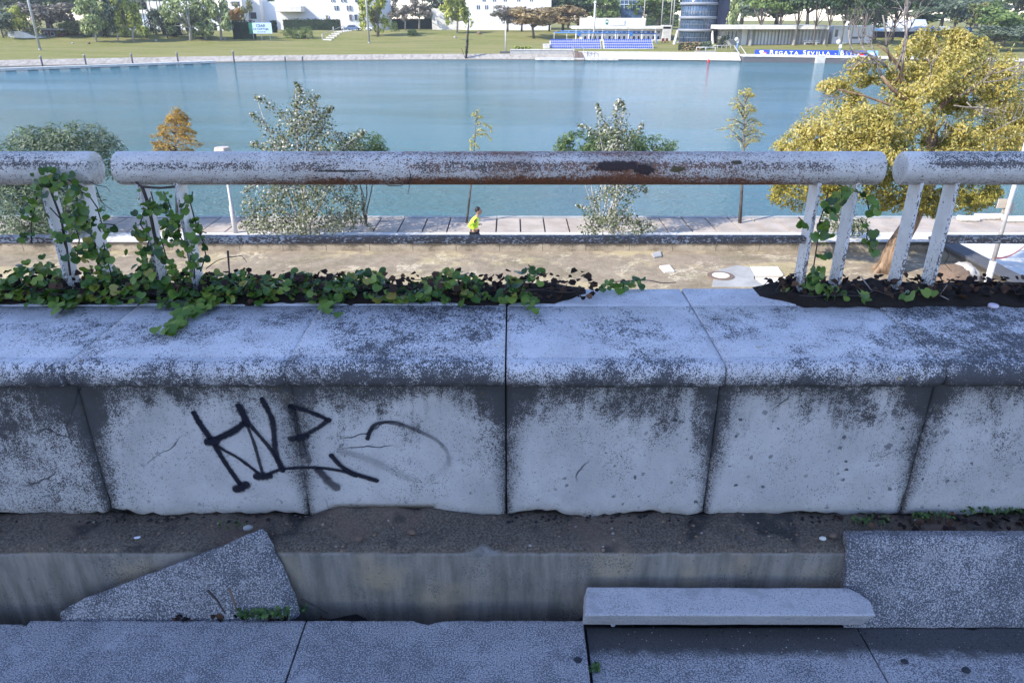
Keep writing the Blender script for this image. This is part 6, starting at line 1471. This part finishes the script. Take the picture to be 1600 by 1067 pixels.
# lawn steps with handrail
p0, p1 = far(512, 63), far(544, 49); t = thing('lawn_steps', p0, 'pale steps with a handrail climbing the grass slope left of the parked cars', 'steps')
for i in range(9): q = p0.lerp(p1, i/8); MB().box(q.x-1.0, q.x+1.0, q.y-.5, q.y+.5, far_z(q.x, q.y)-.3, far_z(q.x, q.y)+.22).build('step', M['stonewhite'], t)
for i in (0, 4, 8): q = p0.lerp(p1, i/8); MB().tube([(q.x-1.2, q.y, far_z(q.x, q.y)-.1), (q.x-1.2, q.y, far_z(q.x, q.y)+1.3)], .11, 6).build('post', M['postwhite'], t)
MB().tube([p0+Vector((-1.2, 0, 1.25)), p0.lerp(p1, .5)+Vector((-1.2, 0, 1.25)), p1+Vector((-1.2, 0, 1.25))], .06, 6).build('handrail', M['postwhite'], t)
# dead stalk at the water's edge
p = far(729, 92); t = thing('dead_stalk', p, 'thin dark dead tree leaning at the waterline right of centre', 'tree'); pts = [at(728, 92, p.y), at(730, 70, p.y), at(731, 50, p.y), at(733, 30, p.y)]
MB().tube(pts, [.20, .22, .16, .06], 6).build('trunk', M['twig'], t); P, Q = lobe_points(px_lobes([(730,66,3,9),(729,80,3,8),(732,48,2,8)], p.y), 120, 1, -9, .1); leaves('foliage', P, Q, rng.uniform(.2, .4, len(P)), L['deep'], t)
MB().tube([at(727, 92, p.y), at(724, 84, p.y), at(721, 76, p.y)], .05, 5).build('branch', M['twig'], t)
# little bits on the lawn
for x, y, s, lab in ((139,69,.55,'dark stump on the left lawn'),(244,65,.5,'pale marker stone below the ball shaped tree'),(352,63,.4,'pale marker stone left of the sign'),(711,60,.6,'pale stone on the middle lawn'),(114,69,.4,'low pale stone on the left lawn'),(480,62,.5,'grey stone beside the lawn steps'),(749,54,1.0,'grey rock on the slope below the long hedge')):
    s *= .6; p = far(x, y); o = MB().sphere(p+Vector((0, 0, s*.4)), (s, s*.8, s*.9), 10, 7).build('stone', M['grey' if 'pale' in lab else 'stonebrown']); rough(o, 1, .2, .2); tag(o, lab, 'stone', 'stones on the far lawn')
# parked cars in the hedge opening
def car(x, y, mat, label, yaw=0.0, sc_=1.0):
    p = far(x, y); t = thing('parked_car', p, label, 'car', 'cars parked behind the hedge'); 
    prof_ = [(-2.05,.35),(-2.1,.75),(-1.7,.92),(-1.1,1.42),(.35,1.46),(1.05,.98),(1.95,.80),(2.1,.55),(2.05,.35)]
    MB().prism([(p.x+x_*sc_, p.y-.82, p.z+z_) for x_, z_ in prof_], [(p.x+x_*sc_, p.y+.82, p.z+z_) for x_, z_ in prof_]).build('body', M[mat], t, bevel=.08)
    gl = [(-1.35,1.0),(-1.0,1.34),(.3,1.37),(.82,1.0)]; MB().prism([(p.x+x_, p.y-.86, p.z+z_) for x_, z_ in gl], [(p.x+x_, p.y+.86, p.z+z_) for x_, z_ in gl]).build('window', M['glass'], t)
    for a in (-1.3, 1.3):
        for b in (-.80, .80):
            w = MB().tube([(p.x+a, p.y+b-.1, p.z+.33), (p.x+a, p.y+b+.1, p.z+.33)], .33, 14).build('wheel', M['tyre'], t); MB().tube([(p.x+a, p.y+b-.115, p.z+.33), (p.x+a, p.y+b+.115, p.z+.33)], .18, 10).build('rim', M['steel'], w)
car(552, 48.5, 'carblue', 'blue car parked at the hedge opening nearest the lawn'); car(571, 48.5, 'carwhite', 'white car parked at the hedge opening beside the mast'); car(548, 46, 'cardark', 'dark car parked behind the blue car'); car(563, 46, 'carblue', 'bluish car parked behind the white car')
# wooden poles near the tower
for i, x in enumerate((1006, 1034, 1048, 1052)):
    p = Vector((at(x, 30, 205).x, 205, far_z(at(x, 30, 205).x, 205))); o = MB().tube([p, p+Vector((0, 0, 11))], .13, 7).build('tree_pole', M['palebark']); tag(o, ('slender pale pole left of the club column', 'slender pale pole between the column and the tower', 'slender pale pole close to the tower, left of a pair', 'slender pale pole closest to the tower')[i], 'pole', 'slender poles by the tower')
for i, x in enumerate((225, 233, 238, 249, 254)):
    p = Vector((at(x, 30, 212).x, 212, far_z(at(x, 30, 212).x, 212))); o = MB().tube([p, p+Vector((0, 0, 12))], .12, 7).build('flag_pole', M['dark_grey']); tag(o, 'thin dark flagpole of the row before the long white building', 'pole', 'dark flagpoles by the long white building')

# ================================================================== the street block behind the viewpoint (casts the morning shade)
t = thing('apartment_block', (-29, -14, 0), 'plain ochre apartment block across the street behind the viewpoint', 'building')
MB().box(-41, -17, -26, -14, -.5, 26).build('wall', M['offwhite'], t); MB().box(-41.3, -16.7, -26.3, -13.7, 26, 26.5).build('roof', M['grey'], t)
for fl in range(8):
    for k in range(7):
        x = -40+k*3.3; f = MB().box(x, x+1.5, -14.0, -13.93, 1.2+fl*3.1, 2.9+fl*3.1).build('window', M['white'], t); MB().box(x+.1, x+1.4, -13.96, -13.90, 1.3+fl*3.1, 2.8+fl*3.1).build('pane', M['glass'], f)

# thin morning air over the river
hz = MB().box(-420, 420, -60, 640, -10, 40).build('haze', M['haze']); tag(hz, kind='stuff')

# ================================================================== light, sky, camera
AZ, EL = R(60), R(36)
sd = Vector((-math.sin(AZ)*math.cos(EL), -math.cos(AZ)*math.cos(EL), math.sin(EL)))
sl = bpy.data.lights.new('sun', 'SUN'); sl.energy = 3.0; sl.angle = R(.53); sl.color = (1., .93, .82)
so = bpy.data.objects.new('sun', sl); col.objects.link(so); so.rotation_euler = (-sd).to_track_quat('-Z', 'Y').to_euler()
w = bpy.data.worlds.new('World'); sc.world = w; w.use_nodes = True; nt = w.node_tree
sky = nt.nodes.new('ShaderNodeTexSky'); sky.sky_type = 'NISHITA'; sky.sun_disc = False; sky.sun_elevation = EL; sky.sun_rotation = math.atan2(sd.x, sd.y); sky.air_density = 1.0; sky.dust_density = .3; sky.ozone_density = 4.0
bg = nt.nodes['Background']; bg.inputs[1].default_value = .15; tint = nt.nodes.new('ShaderNodeMix'); tint.data_type = 'RGBA'; tint.blend_type = 'MULTIPLY'; tint.inputs[0].default_value = 1; tint.inputs[7].default_value = (1.09, .985, 1.03, 1); nt.links.new(sky.outputs[0], tint.inputs[6]); nt.links.new(tint.outputs[2], bg.inputs[0])
cam = bpy.data.cameras.new('camera'); cam.sensor_width = 36; cam.lens = F/1600*36; cam.clip_end = 2000; cam.clip_start = .05
co = bpy.data.objects.new('camera', cam); col.objects.link(co); co.location = (0, 0, EYE); co.rotation_euler = (math.pi/2-PITCH, 0, 0); sc.camera = co
vs_ = sc.view_settings; vs_.view_transform = 'Standard'; vs_.look = 'None'; vs_.exposure = 1.4; vs_.gamma = 1; vs_.use_curve_mapping = False
